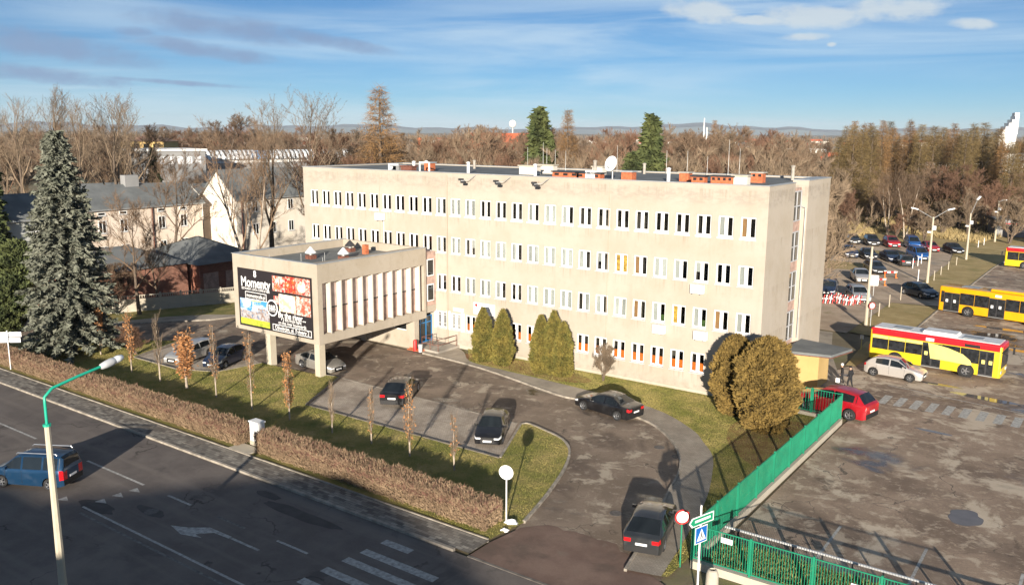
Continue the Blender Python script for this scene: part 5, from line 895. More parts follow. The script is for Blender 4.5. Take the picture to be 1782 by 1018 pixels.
# buses
BW = {}
def make_bus(x, y, hd, L, main, top, label, doors, wheels, roofm, pale=False, hump=True):
    W, H = 2.45, 2.85; b_ = thing('city_bus', label, 'bus', (x, y, .012), R(hd)); me = MB().box(-L/2, L/2, -W/2, W/2, .30, H).mesh('body', main); me.materials.append(MT[top or main]); bmm = bmesh.new(); bmm.from_mesh(me)
    bmesh.ops.bevel(bmm, geom=[e for e in bmm.edges if not all(v.co.z < .4 for v in e.verts)], offset=.16, segments=4, affect='EDGES', profile=.5); [setattr(f_, 'material_index', 1) for f_ in bmm.faces if f_.calc_center_median().z > 2.69]; bmm.to_mesh(me); bmm.free(); me.shade_smooth(); me.set_sharp_from_angle(angle=R(35)); body = put('body', me, b_)
    def panel(name, mt, x0, x1, z0_, z1_, side=-1, d=.012, parent=None): y0 = side*(W/2+.001); y1 = side*(W/2+d); return MB().box(x0, x1, min(y0, y1), max(y0, y1), z0_, z1_).build(name, mt, parent or b_)
    if top: panel('roof_band', top, -L/2+.15, L/2-.15, 2.33, 2.70, d=.008); panel('roof_band', top, -L/2+.15, L/2-.15, 2.33, 2.70, 1, d=.008); MB().box(-L/2-.008, -L/2-.001, -W/2+.16, W/2-.16, 2.33, 2.70).build('roof_band', top, b_); MB().box(L/2+.001, L/2+.008, -W/2+.16, W/2-.16, 2.42, 2.70).build('roof_band', top, b_)
    wi = [-L/2+.2]
    for d0, d1 in doors: wi += [d0, d1]
    wi.append(L/2-.25)
    zt = 2.28 if top else 2.36
    for a, c in zip(wi[::2], wi[1::2]):
        if c-a < .3: continue
        n = max(1, round((c-a)/1.35))
        for k in range(n): panel('window', 'bus_glass', a+(c-a)*k/n+.02, a+(c-a)*(k+1)/n-.02, 1.16, zt-(.26 if pale and a < 0 else 0))
        if pale and a < 0:
            for k in range(n): panel('top_light', 'bus_pale', a+(c-a)*k/n+.03, a+(c-a)*(k+1)/n-.03, zt-.24, zt)
    n = round((L-.6)/1.4)
    for k in range(n): panel('window', 'bus_glass', -L/2+.3+(L-.6)*k/n+.02, -L/2+.3+(L-.6)*(k+1)/n-.02, 1.16, zt, 1)
    for d0, d1 in doors:
        dm_ = panel('door', 'dark_metal', d0, d1, .36, 2.26, d=.02); mid = (d0+d1)/2; segs = [(d0, mid), (mid, d1)] if d1-d0 > .9 else [(d0, d1)]
        for a, c in segs: panel('pane', 'bus_glass', a+.06, c-.06, .46, 2.18, d=.03, parent=dm_); panel('sticker', 'sign_white' if not pale else 'bus_pale', a+.18, a+.42, 1.25, 1.55, d=.036, parent=dm_)
        panel('door_sill', 'galv', d0, d1, .30, .355, d=.03)
    if pale:
        zc = [(-.1, 1.02), (1.2, 1.02), (2.6, .95), (2.9, 1.0), (2.75, 1.35), (2.2, 1.75), (1.2, 2.05), (0, 2.24), (-.35, 2.27)]; MB().quad(*[(p[0], -W/2-.034, p[1]) for p in zc]).build('swoosh', 'bus_pale', b_)
    kk = .48
    if kk not in BW: BW[kk] = wheel_mesh(kk, .28)
    for wx in wheels:
        for s_ in (1, -1):
            MB().lathe([(.60, s_*.014), (.60, s_*.001)], (wx, s_*W/2, kk), 24, 'y').build('wheel_arch', 'black', b_); w_ = put('wheel', BW[kk][0], b_, (wx, s_*(W/2-.06), kk), math.pi if s_ == 1 else 0); put('rim', BW[kk][1], w_); put('hub', BW[kk][2], w_)
    MB().box(L/2+.001, L/2+.02, -W/2+.14, W/2-.14, 1.02, 2.40).build('windshield', 'dark_glass', b_); MB().box(L/2+.021, L/2+.03, -.7, .7, 2.12, 2.34).build('destination_display', 'black', b_)
    for s_ in (-1, 1):
        MB().box(L/2+.001, L/2+.03, s_*.9-.22, s_*.9+.22, .62, .82).build('headlight', 'headlight', b_); MB().box(-L/2-.03, -L/2-.001, s_*1.0-.09, s_*1.0+.09, .8, 1.4).build('taillight', 'taillight', b_)
        m_ = MB(); m_.tube([(L/2-.1, s_*(W/2-.05), 2.35), (L/2+.35, s_*(W/2+.12), 2.25)], .025, 6); m_.box(L/2+.30, L/2+.42, s_*(W/2+.12)-.1, s_*(W/2+.12)+.1, 1.75, 2.27); m_.build('mirror', 'black', b_)
    MB().box(-L/2-.02, -L/2-.001, -.9, .9, 1.45, 2.2).build('rear_window', 'dark_glass', b_)
    if roofm: MB().box(-L/2+.25, L/2-.25, -W/2+.22, W/2-.22, H+.002, H+.05).build('roof_panel', roofm, b_)
    def cover(x0, x1, hw, h, mt): me = MB().box(x0, x1, -hw, hw, H+.03, H+h).mesh('roof_unit', mt); q_ = bmesh.new(); q_.from_mesh(me); bmesh.ops.bevel(q_, geom=[e for e in q_.edges if any(v.co.z > H+.1 for v in e.verts)], offset=.08, segments=2, affect='EDGES'); q_.to_mesh(me); q_.free(); put('roof_unit', me, b_)
    if hump: cover(-L*.10, L*.16, .8, .26, roofm or main); MB().box(-L*.34, -L*.20, -.55, .55, H+.05, H+.09).build('roof_hatch', 'galv', b_); MB().box(L*.20, L*.34, -.55, .55, H+.05, H+.09).build('roof_hatch', 'galv', b_)
    panel('side_display', 'black', L/2-2.6, L/2-1.5, 2.38, 2.62, d=.016); panel('emblem', 'sign_white', -.55, .05, 2.40, 2.64, d=.016)
    return b_
make_bus(53.2, 18.15, -4.5, 9.7, 'bus_yellow', 'bus_red', 'yellow bus with red roof band and white roof beside the silver hatchback', [(-.75, .65), (3.35, 4.35)], (-2.75, 2.5), 'bus_white', True)
make_bus(55.4, 42.3, -12.5, 12.0, 'bus_amber', None, 'amber yellow bus with black doors behind the red and yellow one', [(-5.45, -3.9), (-1.05, .45), (4.4, 5.6)], (-3.0, 2.9), None, False)
make_bus(56.4, 83.2, 176, 10.5, 'bus_yellow', 'bus_red', 'red and yellow bus at the right edge facing the car park', [(-.7, .7), (3.8, 4.8)], (-2.9, 2.7), 'bus_white', True)
make_bus(78, 57, 172, 12, 'bus_white', 'bus_red', 'white bus standing further along the yard out of the picture', [(-.7, .7), (4.4, 5.6)], (-3, 3), 'bus_white', False) if False else None
# ------------------------------------------------------------------ green fences
def green_fence(name, label, a, b, n, bars, h0=.35, h1=2.0):
    f = thing(name, label, 'fence', (a[0], a[1], 0)); a, b = Vector(a), Vector(b); L = (b-a).length; t = (b-a)/L; T3 = Vector((*t, 0)); N3 = Vector((-t.y, t.x, 0)); Z = Vector((0, 0, 1)); w = L/n
    bar = MB().box(-.011, .011, -.011, .011, h0+.10, h1-.08).mesh('bar', 'green_paint')
    MB().obox(T3*L/2+Z*.14, T3, N3, Z, L/2, .13, .18).build('plinth', 'concrete', f)
    for k in range(n+1): MB().obox(T3*(w*k)+Z*((h1+.3)/2), T3, N3, Z, .045, .045, (h1-.3)/2+.02).build('post', 'green_paint', f)
    for k in range(n):
        c = T3*(w*(k+.5)); rl_ = MB(); rl_.obox(c+Z*(h1-.06), T3, N3, Z, w/2-.05, .022, .022); rl_.obox(c+Z*(h0+.08), T3, N3, Z, w/2-.05, .022, .022); rl_.obox(T3*(w*k+.09)+Z*((h0+h1)/2), T3, N3, Z, .022, .022, (h1-h0)/2-.09); rl_.obox(T3*(w*(k+1)-.09)+Z*((h0+h1)/2), T3, N3, Z, .022, .022, (h1-h0)/2-.09); rl_.build('panel_frame', 'green_paint', f)
        for j in range(bars): p = T3*(w*k+.14+(w-.28)*(j+.5)/bars); put('bar', bar, f, (p.x, p.y, 0), math.atan2(t.y, t.x))
    return f
green_fence('green_fence', 'green metal bar fence on a concrete base running along the bus yard', (50.65, -23.2), (50.75, -.3), 9, 22); green_fence('green_fence', 'green metal bar fence along the bottom right with the corner post', (50.7, -23.45), (63.5, -23.3), 5, 20); green_fence('green_fence', 'short green fence section in front of the red SUV', (50.7, -.25), (46.9, .0), 2, 9)
tag(MB().box(52.0, 52.5, -23.55, -23.51, 1.55, 1.78).build('fence_plate', 'sign_white'), 'small white plate on the green corner fence', 'sign'); tag(MB().box(57.3, 57.8, -23.50, -23.46, 1.2, 1.42).build('fence_plate', 'sign_white'), 'small white plate on the front fence near the bottom edge', 'sign')
kr = thing('barrier_rail', 'long pale metal rail behind the front green fence', 'barrier', (51.0, -20.45, 0))
for k in range(12): MB().box(k*1.25, k*1.25+1.24, -.04, .04, .72, .80).build('rail', 'sign_back', kr); MB().box(k*1.25+.58, k*1.25+.66, -.03, .03, 0, .72).build('post', 'dark_metal', kr)
# ------------------------------------------------------------------ lamps
def G2(px, py): p = G(px, py); return (p.x, p.y, 0)
bl = CAM+(Vector((31.4, -40.9, 0))-CAM)*1.0; bl = Vector((33.6, -41.9, 0)); dbl = math.hypot(bl.x-CAM.x, bl.y-CAM.y)
zt = top_z(68, 742, dbl); L1 = thing('street_lamp', 'tall concrete street lamp with green arm in the left foreground', 'street lamp', bl)
px_ = far(68, dbl)
MB().lathe([(.17, 0), (.105, zt)], (0, 0, 0), 8).build('pole', 'concrete_pole', L1)
def lampw(px, py, dist): p = far(px, dist); return Vector((p.x, p.y, top_z(px, py, dist)))-bl
sh = Vector((0, 0, zt)); tip = lampw(165, 636, dbl+1.5); p1 = lampw(66, 700, dbl); tip.z = top_z(165, 636, dbl+1.5)
MB().tube([sh-Vector((0, 0, .15)), (0, 0, zt+.35), (0, 0, zt+.8), Vector((0, 0, zt+1.05))+tip.normalized()*.15*Vector((1, 1, 0)).length*0, Vector((tip.x*.12, tip.y*.12, zt+1.3)), Vector((tip.x*.5, tip.y*.5, (zt+1.3)*.5+(tip.z)*.5)), tip], .055, 8).build('arm', 'teal_paint', L1, 50)
MB().lathe([(.14, zt-.03), (.14, zt+.06)], (0, 0, 0), 10).build('collar', 'teal_paint', L1)
hd_ = (tip-Vector((0, 0, zt+1.2))).normalized(); me = MB(); me.lathe([(.02, -.38), (.11, -.34), (.15, -.1), (.16, .1), (.13, .30), (.02, .40)], (0, 0, 0), 14); o = me.build('lamp_head', 'sign_back', L1, 60, tip+hd_*.1); o.rotation_euler = hd_.to_track_quat('Z', 'Y').to_euler(); me = MB(); me.lathe([(.02, 0), (.13, .03), (.15, .2), (.10, .42), (.02, .48)], (0, 0, 0), 14); o = me.build('lamp_glass', 'lamp_glass', L1, 60, tip+hd_*.32); o.rotation_euler = hd_.to_track_quat('Z', 'Y').to_euler()
def lot_lamp(base, h, label, arms, box=True):
    l = thing('lamp_post', label, 'lamp post', base); MB().lathe([(.17, 0), (.10, h)], (0, 0, 0), 8).build('pole', 'concrete_pole', l)
    for ax, ay, up_ in arms:
        MB().tube([(0, 0, h-.2), (ax*.9, ay*.9, h+up_)], .035, 6).build('arm', 'galv', l); d = Vector((ax, ay, up_*.5)).normalized(); MB().obox(Vector((ax*.9, ay*.9, h+up_))+d*.35, d, d.cross(Vector((0, 0, 1))).normalized(), d.cross(Vector((0, 0, 1))).normalized().cross(d)*-1, .42, .14, .07).build('lamp_head', 'lamp_glass', l)
    if box: MB().box(.05, .45, -.25, .05, h-1.6, h-1.1).build('loudspeaker', 'sign_white', l); MB().box(-.5, -.1, -.2, 0, h-2.0, h-1.8).build('floodlight', 'sign_white', l)
    return l
lot_lamp((44.9, 30.5, 0), 7.9, 'concrete post without lamp by the grass verge behind the bus, nearest', [], False); lot_lamp((44.9, 61.2, 0), 8.4, 'double armed lamp post in the middle of the car park edge', [(-2.0, -.6, .9), (1.6, 1.0, .9)]); lot_lamp((45.6, 87.2, 0), 7.0, 'third concrete lamp post from the front, on the verge', [(.6, 1.4, 2.0)]); lot_lamp((46.2, 114.5, 0), 7.2, 'farthest concrete lamp post at the right wood', [(.5, .4, .1)])
# ------------------------------------------------------------------ signs
def round_sign(loc, h, r, face, rim_m, yaw, label, marks=False, pole_m='galv'):
    s = thing('round_sign', label, 'road sign', loc, yaw); MB().tube([(0, .04, 0), (0, .04, h+r*.9)], .035, 8).build('pole', pole_m, s); MB().lathe([(r, 0), (r, -.02), (.02, -.02)], (0, 0, h), 28, 'y').build('disc', rim_m, s)
    if face: MB().lathe([(r*.78, -.021), (r*.78, -.026), (.02, -.026)], (0, 0, h), 28, 'y').build('face', face, s)
    if marks:
        for k in range(3): MB().box(-r*.4+k*.05, r*.3+k*.04, -.032, -.027, h+r*.25-k*r*.3, h+r*.34-k*r*.3).build('text_line', 'sill_metal', s)
    return s
round_sign((41.85, -25.05, 0), 2.67, .36, None, 'sign_white', .3, 'round white sign on a pole at the end of the hedge, seen from behind', pole_m='sign_white')
round_sign((50.35, -23.85, 0), 2.35, .34, 'sign_white', 'sign_red', .75, 'red bordered round sign at the green fence corner', True, 'green_paint')
p = G(85, 1075); round_sign((32.6, -42.3, 0), 1.2, .42, None, 'sign_back', .6, 'grey back of a round sign at the foot of the street lamp')
sp_ = thing('sign_post', 'white post with green arrow sign and blue crossing sign by the fence corner', 'road sign', (51.9, -25.6, 0), R(0)); zb = 0
MB().tube([(0, 0, 0), (0, 0, 3.95)], .04, 8).build('pole', 'sign_white', sp_)
av = Vector((.30, .95, 0)).normalized(); an = Vector((av.y, -av.x, 0))
def flat(poly, c, name, mt, off, th=.012, parent=sp_, e1=None, en=None):
    e1 = e1 or av; en = en or an; b = MB(); n = len(poly); f = [Vector(c)+e1*u+Vector((0, 0, v))+en*(off+th) for u, v in poly]; k = [Vector(c)+e1*u+Vector((0, 0, v))+en*off for u, v in poly]; b.quad(*f); b.quad(*k[::-1])
    for i in range(n): b.quad(k[i], k[(i+1) % n], f[(i+1) % n], f[i])
    return b.build(name, mt, parent)
c0 = (0, 0, 3.35); arrow = [(-.75, 0), (-.58, -.20), (.72, -.20), (.72, .20), (-.58, .20)]
flat(arrow, c0, 'arrow_sign', 'sign_white', .045); flat([(u*.90, v*.76) for u, v in arrow], c0, 'arrow_face', 'sign_green', .058)
for v in (.02,): flat([(-.42, v-.05), (.5, v-.05), (.5, v+.05), (-.42, v+.05)], c0, 'text_line', 'sign_white', .071, .004)
c1_ = (0, 0, 2.72); flat([(-.36, -.36), (.36, -.36), (.36, .36), (-.36, .36)], c1_, 'crossing_sign', 'sign_white', .045); flat([(-.32, -.32), (.32, -.32), (.32, .32), (-.32, .32)], c1_, 'crossing_face', 'sign_blue', .058); flat([(-.27, -.24), (.27, -.24), (0, .26)], c1_, 'crossing_triangle', 'sign_white', .071, .004)
flat([(-.05, -.17), (0, -.05), (.06, -.17), (.09, -.16), (.03, .0), (.04, .06), (-.03, .06), (-.02, -.02), (-.09, -.16)], c1_, 'walking_figure', 'black', .076, .003); flat([(.0, .065), (.035, .09), (.0, .125), (-.035, .09)], c1_, 'walking_figure_head', 'black', .076, .003)
ls = thing('direction_sign', 'white direction sign boards seen from behind at the far left by the hedge', 'road sign', (-5.0, -26.5, 0)); MB().tube([(0, 0, 0), (0, 0, 3.2)], .04, 8).build('pole', 'sign_white', ls)
for z, w in ((2.85, 1.05), (2.4, .95)): MB().obox((-.15, .06, z), Vector((.75, .66, 0)), Vector((-.66, .75, 0)), Vector((0, 0, 1)), w, .015, .19).build('board', 'sign_white', ls)
# small furniture
cb_ = thing('utility_cabinet', 'pale grey utility cabinet standing in the gap between the two hedges', 'cabinet', (23.85, -25.5, .09)); MB().box(-.42, .42, -.25, .25, 0, .3).build('base', 'concrete', cb_); MB().box(-.40, .40, -.23, .23, .3, 1.45).build('casing', 'white_plastic', cb_); MB().box(-.45, .45, -.28, .28, 1.45, 1.53).build('lid', 'white_plastic', cb_); MB().box(-.005, .005, -.236, -.23, .35, 1.42).build('door_gap', 'black', cb_)
MB().box(22.9, 24.7, -26.86, -25.9, .09, .16).build('cabinet_slab', 'concrete', None); struct(bpy.data.objects['cabinet_slab'])
tag(MB().lathe([(.28, 0), (.25, .75), (.19, .92), (.13, .95), (.12, .85), (.02, .84)], (0, 0, 0), 20).build('concrete_bollard', 'concrete', None, 40, (52.25, -24.95, .05)), 'pale concrete bollard with hollow top at the bottom edge', 'bollard')
for i, c in enumerate(((42.05, -24.9, .34, .22, .22), (42.25, -25.7, .2, .2, .14))):
    b = MB(); b.lathe([(c[2], 0), (c[2]*.9, c[4]*.5), (c[2]*.6, c[4]*.85), (.02, c[4])], (0, 0, 0), 9); b.v = [(x_*random.uniform(.6, 1.35), y_*random.uniform(.6, 1.35), z_*random.uniform(.7, 1.3)) for x_, y_, z_ in b.v]; o = tag(b.build('snow_heap', 'snow', None, None, (c[0], c[1], .05)), ('larger' if not i else 'smaller')+' dirty snow heap at the hedge end by the driveway', 'snow'); o.scale = (1, .6, 1); o.rotation_euler = (0, 0, .6)
# vestibule at the right end of the office
vb = thing('side_vestibule', 'yellow side entrance vestibule with flat canopy at the right end of the office', 'vestibule', (0, 0, 0)); MB().box(45.07, 47.4, 6.0, 8.6, 0, 2.75).build('wall', 'plaster_yellow', vb)
MB().prism([(45.07, 4.7), (48.4, 5.4), (49.1, 8.3), (45.07, 9.2)], 2.80, 2.98).build('canopy', 'roofing', vb); MB().prism([(45.07, 4.66), (48.44, 5.37), (49.15, 8.33), (45.07, 9.24)], 2.74, 2.799).build('fascia', 'rust_metal', vb); MB().box(45.9, 46.7, 5.97, 5.998, .1, 2.2).build('door_panel', 'plaster_yellow', vb)
MB().box(47.4, 48.6, 5.9, 8.8, 0, .16).build('step', 'screed', vb)
# striped fences, bollards and barriers by the car park
def barrier(x, y, rz, L, label, mt='sign_white', h=.9):
    b_ = thing('barrier', label, 'barrier', (x, y, 0), rz)
    for k in range(4): MB().box(-L/2+L*k/4+.005, -L/2+L*(k+1)/4-.005, -.02, .02, h-.22, h).build('board', mt if k % 2 else 'sign_red', b_)
    for s in (-1, 1): MB().prism([(s*L*.42-.12, -.2), (s*L*.42+.12, -.2), (s*L*.42+.06, .2), (s*L*.42-.06, .2)], 0, .1).build('foot', 'orange_film', b_); MB().box(s*L*.42-.04, s*L*.42+.04, -.03, .03, .1, h).build('post', 'orange_film', b_)
    return b_
barrier(*G2(1529, 497)[:2], .7, 1.8, 'orange and white barrier left of the pair on the dirt lot'); barrier(*G2(1549, 484)[:2], .7, 1.8, 'orange and white barrier right of the pair on the dirt lot')
for k, (px, py) in enumerate(((1440, 528), (1452, 525), (1464, 528), (1476, 531), (1488, 529), (1500, 526))):
    x, y, _ = G2(px, py); b_ = thing('striped_fence', 'short red and white picket barrier in front of the parked cars by the office corner', 'barrier', (x, y, 0), .5, 'picket barriers by the office corner')
    for j in range(5): o = MB().box(-.04, .04, -.02, .02, 0, 1.0).build('picket', 'sign_white' if j % 2 else 'sign_red', b_, None, (-.5+j*.25, 0, 0)); o.rotation_euler = (0, .15, 0)
    MB().box(-.6, .6, .025, .05, .5, .58).build('rail', 'sign_white', b_)
for k, (px, py, h) in enumerate(((1529, 551, 1.4), (1547, 535, 1.4), (1567, 522, 1.5), (1597, 492, 1.7), (1625, 489, 1.3), (1637, 479, 1.2), (1650, 470, 1.2), (1664, 462, 1.2), (1588, 467, 1.4), (1597, 463, 1.4), (1603, 459, 1.4), (1702, 431, 1.2), (1712, 427, 1.2))): x, y, _ = G2(px, py); tag(MB().lathe([(.05, 0), (.05, h), (.02, h+.03)], (0, 0, 0), 8).build('bollard_post', 'concrete_pole' if k < 8 and k != 3 else 'sign_white', None, 40, (x, y, 0)), 'thin pale marker post along the grass verge of the car park' if k < 8 and k != 3 else 'thin white marker post in the far car park', 'post', 'marker posts of the verge' if k < 8 and k != 3 else 'white marker posts')
x, y, _ = G2(1483, 540); nb = thing('notice_board', 'white rectangular sign board on a pole in the dirt lot', 'sign', (x, y+9, 0), .5); MB().tube([(0, 0, 0), (0, 0, 2.6)], .04, 6).build('pole', 'galv', nb); MB().box(-.45, .45, -.03, -.005, 1.4, 2.6).build('board', 'sign_white', nb)
round_sign((45.4, 30.2, 0), 2.2, .33, 'sign_white', 'sign_red', .8, 'small red bordered round sign beside the nearest concrete post')
x, y, _ = G2(1462, 590); hs = thing('marker_hydrant', 'white and yellow hydrant marker beside the yellow vestibule canopy', 'hydrant', (46.9, 20.6, 0)); MB().tube([(0, 0, 0), (0, 0, 1.3)], .04, 6).build('pole', 'bus_pale', hs); MB().box(-.15, .15, -.03, .0, 1.0, 1.35).build('plate', 'sign_white', hs)
# mesh fence and shed at the wood edge
wf = thing('wire_fence', 'grey wire fence with concrete posts along the edge of the right wood', 'fence', (0, 0, 0)); q0, q1 = Vector(G2(1580, 385)), Vector(G2(1760, 378))
for k in range(16): p = q0.lerp(q1, k/15); MB().box(p.x-.07, p.x+.07, p.y-.07, p.y+.07, 0, 2.2).build('post', 'concrete', wf)
for k in range(4): MB().tube([q0+Vector((0, 0, .5+.5*k)), q1+Vector((0, 0, .5+.5*k))], .02, 4).build('wire', 'galv', wf)
x, y, _ = G2(1745, 415); sdh = thing('shed', 'dark green shed with a pale window at the right wood edge', 'shed', (x+3, y+4, 0), .35); MB().box(-5, 5, 0, 5, 0, 3.2).build('wall', 'far_grey', sdh); MB().box(-5.3, 5.3, -.4, 5.4, 3.2, 3.4).build('roof', 'roofing', sdh); MB().box(-1, 1, -.05, -.01, .9, 2.4).build('window', 'sill_metal', sdh); MB().box(-3.5, 3.5, -1.2, -.05, 2.5, 2.58).build('awning', 'sign_red', sdh)
x, y, _ = G2(1772, 425); kk_ = thing('white_kiosk', 'white box kiosk at the right edge beside the shed', 'kiosk', (x+3, y+2, 0), .35); MB().box(-1.6, 3.5, 0, 3, .3, 3.6).build('wall', 'sign_white', kk_); MB().box(-.9, .2, -.03, -.005, 1.2, 2.0).build('window', 'dark_glass', kk_); MB().box(-1.8, 3.7, -.2, 3.2, 3.6, 3.72).build('roof', 'galv', kk_)
# ------------------------------------------------------------------ people
def person(x, y, hd, label, coat, legs, hatm, stride=.16, h=1.62, arm=(.24, .05)):
    t = thing('person', label, 'person', (x, y, .012), R(hd)); k = h/1.75; V = []; E = []; rad = []
    def v(p, r, par=None):
        V.append((p[0]*k, p[1]*k, p[2]*k)); rad.append(r*k); i = len(V)-1
        if par is not None: E.append((par, i))
        return i
    pel = v((0, 0, .95), .15); wa = v((0, 0, 1.12), .145, pel); ch = v((.02, 0, 1.33), .17, wa); nk = v((.02, 0, 1.49), .065, ch); hd0 = v((.04, 0, 1.58), .085, nk); hd1 = v((.05, 0, 1.68), .10, hd0); v((.04, 0, 1.77), .06, hd1)
    for s in (1, -1):
        sh_ = v((.01, s*.19, 1.43), .075, ch); el_ = v((-.04+arm[1]*s, s*arm[0], 1.17), .055, sh_); wr = v((.10+arm[1]*s, s*(arm[0]+.01), .95), .04, el_); v((.14+arm[1]*s, s*arm[0], .86), .035, wr)
        hp = v((0, s*.09, .88), .105, pel); kn = v((s*stride*.6+.03, s*.10, .50), .075, hp); an_ = v((s*stride-.03, s*.10, .09), .05, kn); v((s*stride+.12, s*.11, .045), .04, an_)
    me = bpy.data.meshes.new('body'); me.from_pydata(V, E, []); o = put('body', me, t); md = o.modifiers.new('skin', 'SKIN'); md.use_smooth_shade = True
    for i, d in enumerate(me.skin_vertices[0].data): d.radius = (rad[i], rad[i]); d.use_root = i == 0
    o.modifiers.new('sub', 'SUBSURF').levels = 1; dg = bpy.context.evaluated_depsgraph_get(); m2 = bpy.data.meshes.new_from_object(o.evaluated_get(dg)); o.modifiers.clear(); o.data = m2; m2.materials.clear()
    for mm in (coat, legs, 'skin'): m2.materials.append(MT[mm])
    for p in m2.polygons: z = p.center.z/k; p.material_index = 2 if z > 1.51 or (z < .93 and abs(p.center.y) > .19*k) else (1 if z < .80 else 0); p.use_smooth = True
    hat = MB(); hat.lathe([(.115*k, 0), (.122*k, .05*k), (.10*k, .12*k), (.05*k, .155*k), (.01, .16*k)], (.04*k, 0, 1.68*k), 14); hat.build('hat' if hatm == 'cloth_white' else 'hair', hatm, t, 60); return t
person(48.45, 8.6, 200, 'person in dark coat with white cap near the red SUV', 'cloth_black', 'cloth_black', 'cloth_white'); person(49.15, 8.2, 160, 'second person in black clothes walking beside the one in the white cap', 'cloth_black', 'cloth_black', 'cloth_black')
tag(MB().box(-.14, .14, -.06, .06, 0, .34).build('shopping_bag', 'cloth_white', None, None, (48.28, 8.15, .30)), 'white bag carried by the person in the white cap', 'bag')
# ------------------------------------------------------------------ industrial hall, far town, hills
def slant(px, d, ty): return far(px, d), top_z(px, ty, d)
a_, h_ = slant(345, 235, 272); b2, _ = slant(660, 260, 272); dv = (b2-a_); Lh = dv.length; hl = thing('industrial_hall', 'long low industrial hall with barrel skylights behind the houses', 'hall', a_, math.atan2(dv.y, dv.x)); MB().box(0, Lh, 0, 26, 0, h_-1.2).build('wall', 'far_white', hl); MB().box(-.5, Lh+.5, -.6, 26, h_-3.6, h_-1.9).build('roof_edge', 'far_grey', hl); MB().box(-.3, Lh+.3, -.3, 26.3, h_-1.2, h_-1.0).build('roof', 'roofing', hl)
nsk = 44
for k in range(nsk):
    if k in (14, 15): continue
    x0 = Lh*(k+.1)/nsk; w = Lh/nsk*.62; pts = [(x0, 3+2.6*math.cos(t_), h_-1.0+2.4*math.sin(t_)) for t_ in [math.pi*j/7 for j in range(8)]]; b = MB()
    for p, q_ in zip(pts, pts[1:]): b.quad((p[0], p[1], p[2]), (p[0]+w, p[1], p[2]), (q_[0]+w, q_[1], q_[2]), (q_[0], q_[1], q_[2]))
    b.build('barrel_skylight', 'skylight', hl)
for k in (3, 9, 17, 24, 30): MB().box(Lh*k/34, Lh*k/34+2, -.05, -.01, 2, h_-4).build('door', 'far_grey', hl)
MB().box(Lh*14.2/nsk, Lh*16/nsk, .6, 5, h_-1, h_+1.2).build('blue_hatch', 'photo_blue', hl)
a2, h2 = slant(262, 215, 264); g3 = thing('workshop', 'grey flat roofed workshop left of the industrial hall', 'hall', a2, math.atan2(dv.y, dv.x)); MB().box(0, 14, 0, 14, 0, h2).build('wall', 'far_grey', g3); MB().box(-.4, 14.4, -.4, 14.4, h2, h2+.5).build('roof', 'far_white', g3)
for k in range(6): MB().box(1+k*2.1, 2.4+k*2.1, -.04, -.01, h2-3, h2-1.2).build('window', 'skylight', g3)
a3, h3 = slant(258, 260, 240); vl = thing('villa', 'pale villa with arched windows among the left trees', 'house', a3, .6); MB().box(-6, 6, 0, 10, 0, h3-1).build('wall', 'plaster_yellow', vl); hip('roof', -6, 6, 0, 10, h3-1, h3+.8, .5, vl, 'roof_brown')
for k in range(4): MB().box(-5+k*2.7, -3.4+k*2.7, -.05, -.01, h3-4, h3-1.6).build('window', 'dark_glass', vl)
for x, y, lab in ((-66, 34, 'pale house wall behind the peach house'), (-80, 18, 'pale house among the left trees')): p = Vector((x, y, 0)); hh = gable_house('old_house', lab, x-8, x, y, y+12, 6.5, 9, 'plaster_cream', 'roofing', [(y+2.5, 3.5, 1, 1.4), (y+6, 3.5, 1, 1.4), (y+9.5, 3.5, 1, 1.4)])
# far houses
def far_house(px, d, w, dpt, h, rh, wallm, roofm, rz):
    p = far(px, d); o = thing('distant_house', 'small distant house in the town beyond the trees', 'house', p, rz, 'distant town houses'); MB().box(-w/2, w/2, -dpt/2, dpt/2, 0, h).build('wall', wallm, o); b = MB(); e = .5
    if rh > 0:
        b.quad((-w/2-e, -dpt/2-e, h), (w/2+e, -dpt/2-e, h), (w/2+e, 0, h+rh), (-w/2-e, 0, h+rh)); b.quad((w/2+e, dpt/2+e, h), (-w/2-e, dpt/2+e, h), (-w/2-e, 0, h+rh), (w/2+e, 0, h+rh)); b.quad((-w/2, -dpt/2, h), (-w/2, 0, h+rh-.2), (-w/2, dpt/2, h)); b.quad((w/2, -dpt/2, h), (w/2, dpt/2, h), (w/2, 0, h+rh-.2)); b.build('roof', roofm, o)
    for k in range(2): MB().box(-w*.3+k*w*.4, -w*.3+k*w*.4+1.4, -dpt/2-.05, -dpt/2-.01, h*.45, h*.45+1.6).build('window', 'dark_glass', o)
    return o
for i in range(110):
    px = random.uniform(1020, 1460) if i < 60 else random.choice((random.uniform(260, 650), random.uniform(600, 1000), random.uniform(1440, 1790))); d = random.uniform(380, 1500)**1.0; fl = random.random() < .25
    far_house(px, d, random.uniform(9, 16)*(2 if fl else 1), random.uniform(8, 11), random.uniform(4.5, 8), 0 if fl else random.uniform(2.5, 4), random.choice(('far_wall', 'far_white', 'far_wall')), random.choice(('roof_red', 'roof_brown', 'roof_red', 'roofing')), random.uniform(-.6, .6))
p, h = slant(878, 330, 232); o = far_house(878, 330, 26, 14, h-6, 6, 'far_wall', 'roof_red', .5); o['label'] = 'large house with bright red roof left of the green spruce'; del o['group']
for px, d, w, hh, lab in ((1170, 420, 50, 7, 'long white factory roof over the middle of the office roof'), (1385, 520, 26, 10, 'white building on the town skyline at right'), (1660, 330, 26, 9, 'white block behind the right wood'), (1755, 300, 12, 13, 'white house at the far right behind the wood')): o = far_house(px, d, w, 14, hh, 0, 'far_white', 'roofing', .4); o['label'] = lab; del o['group']
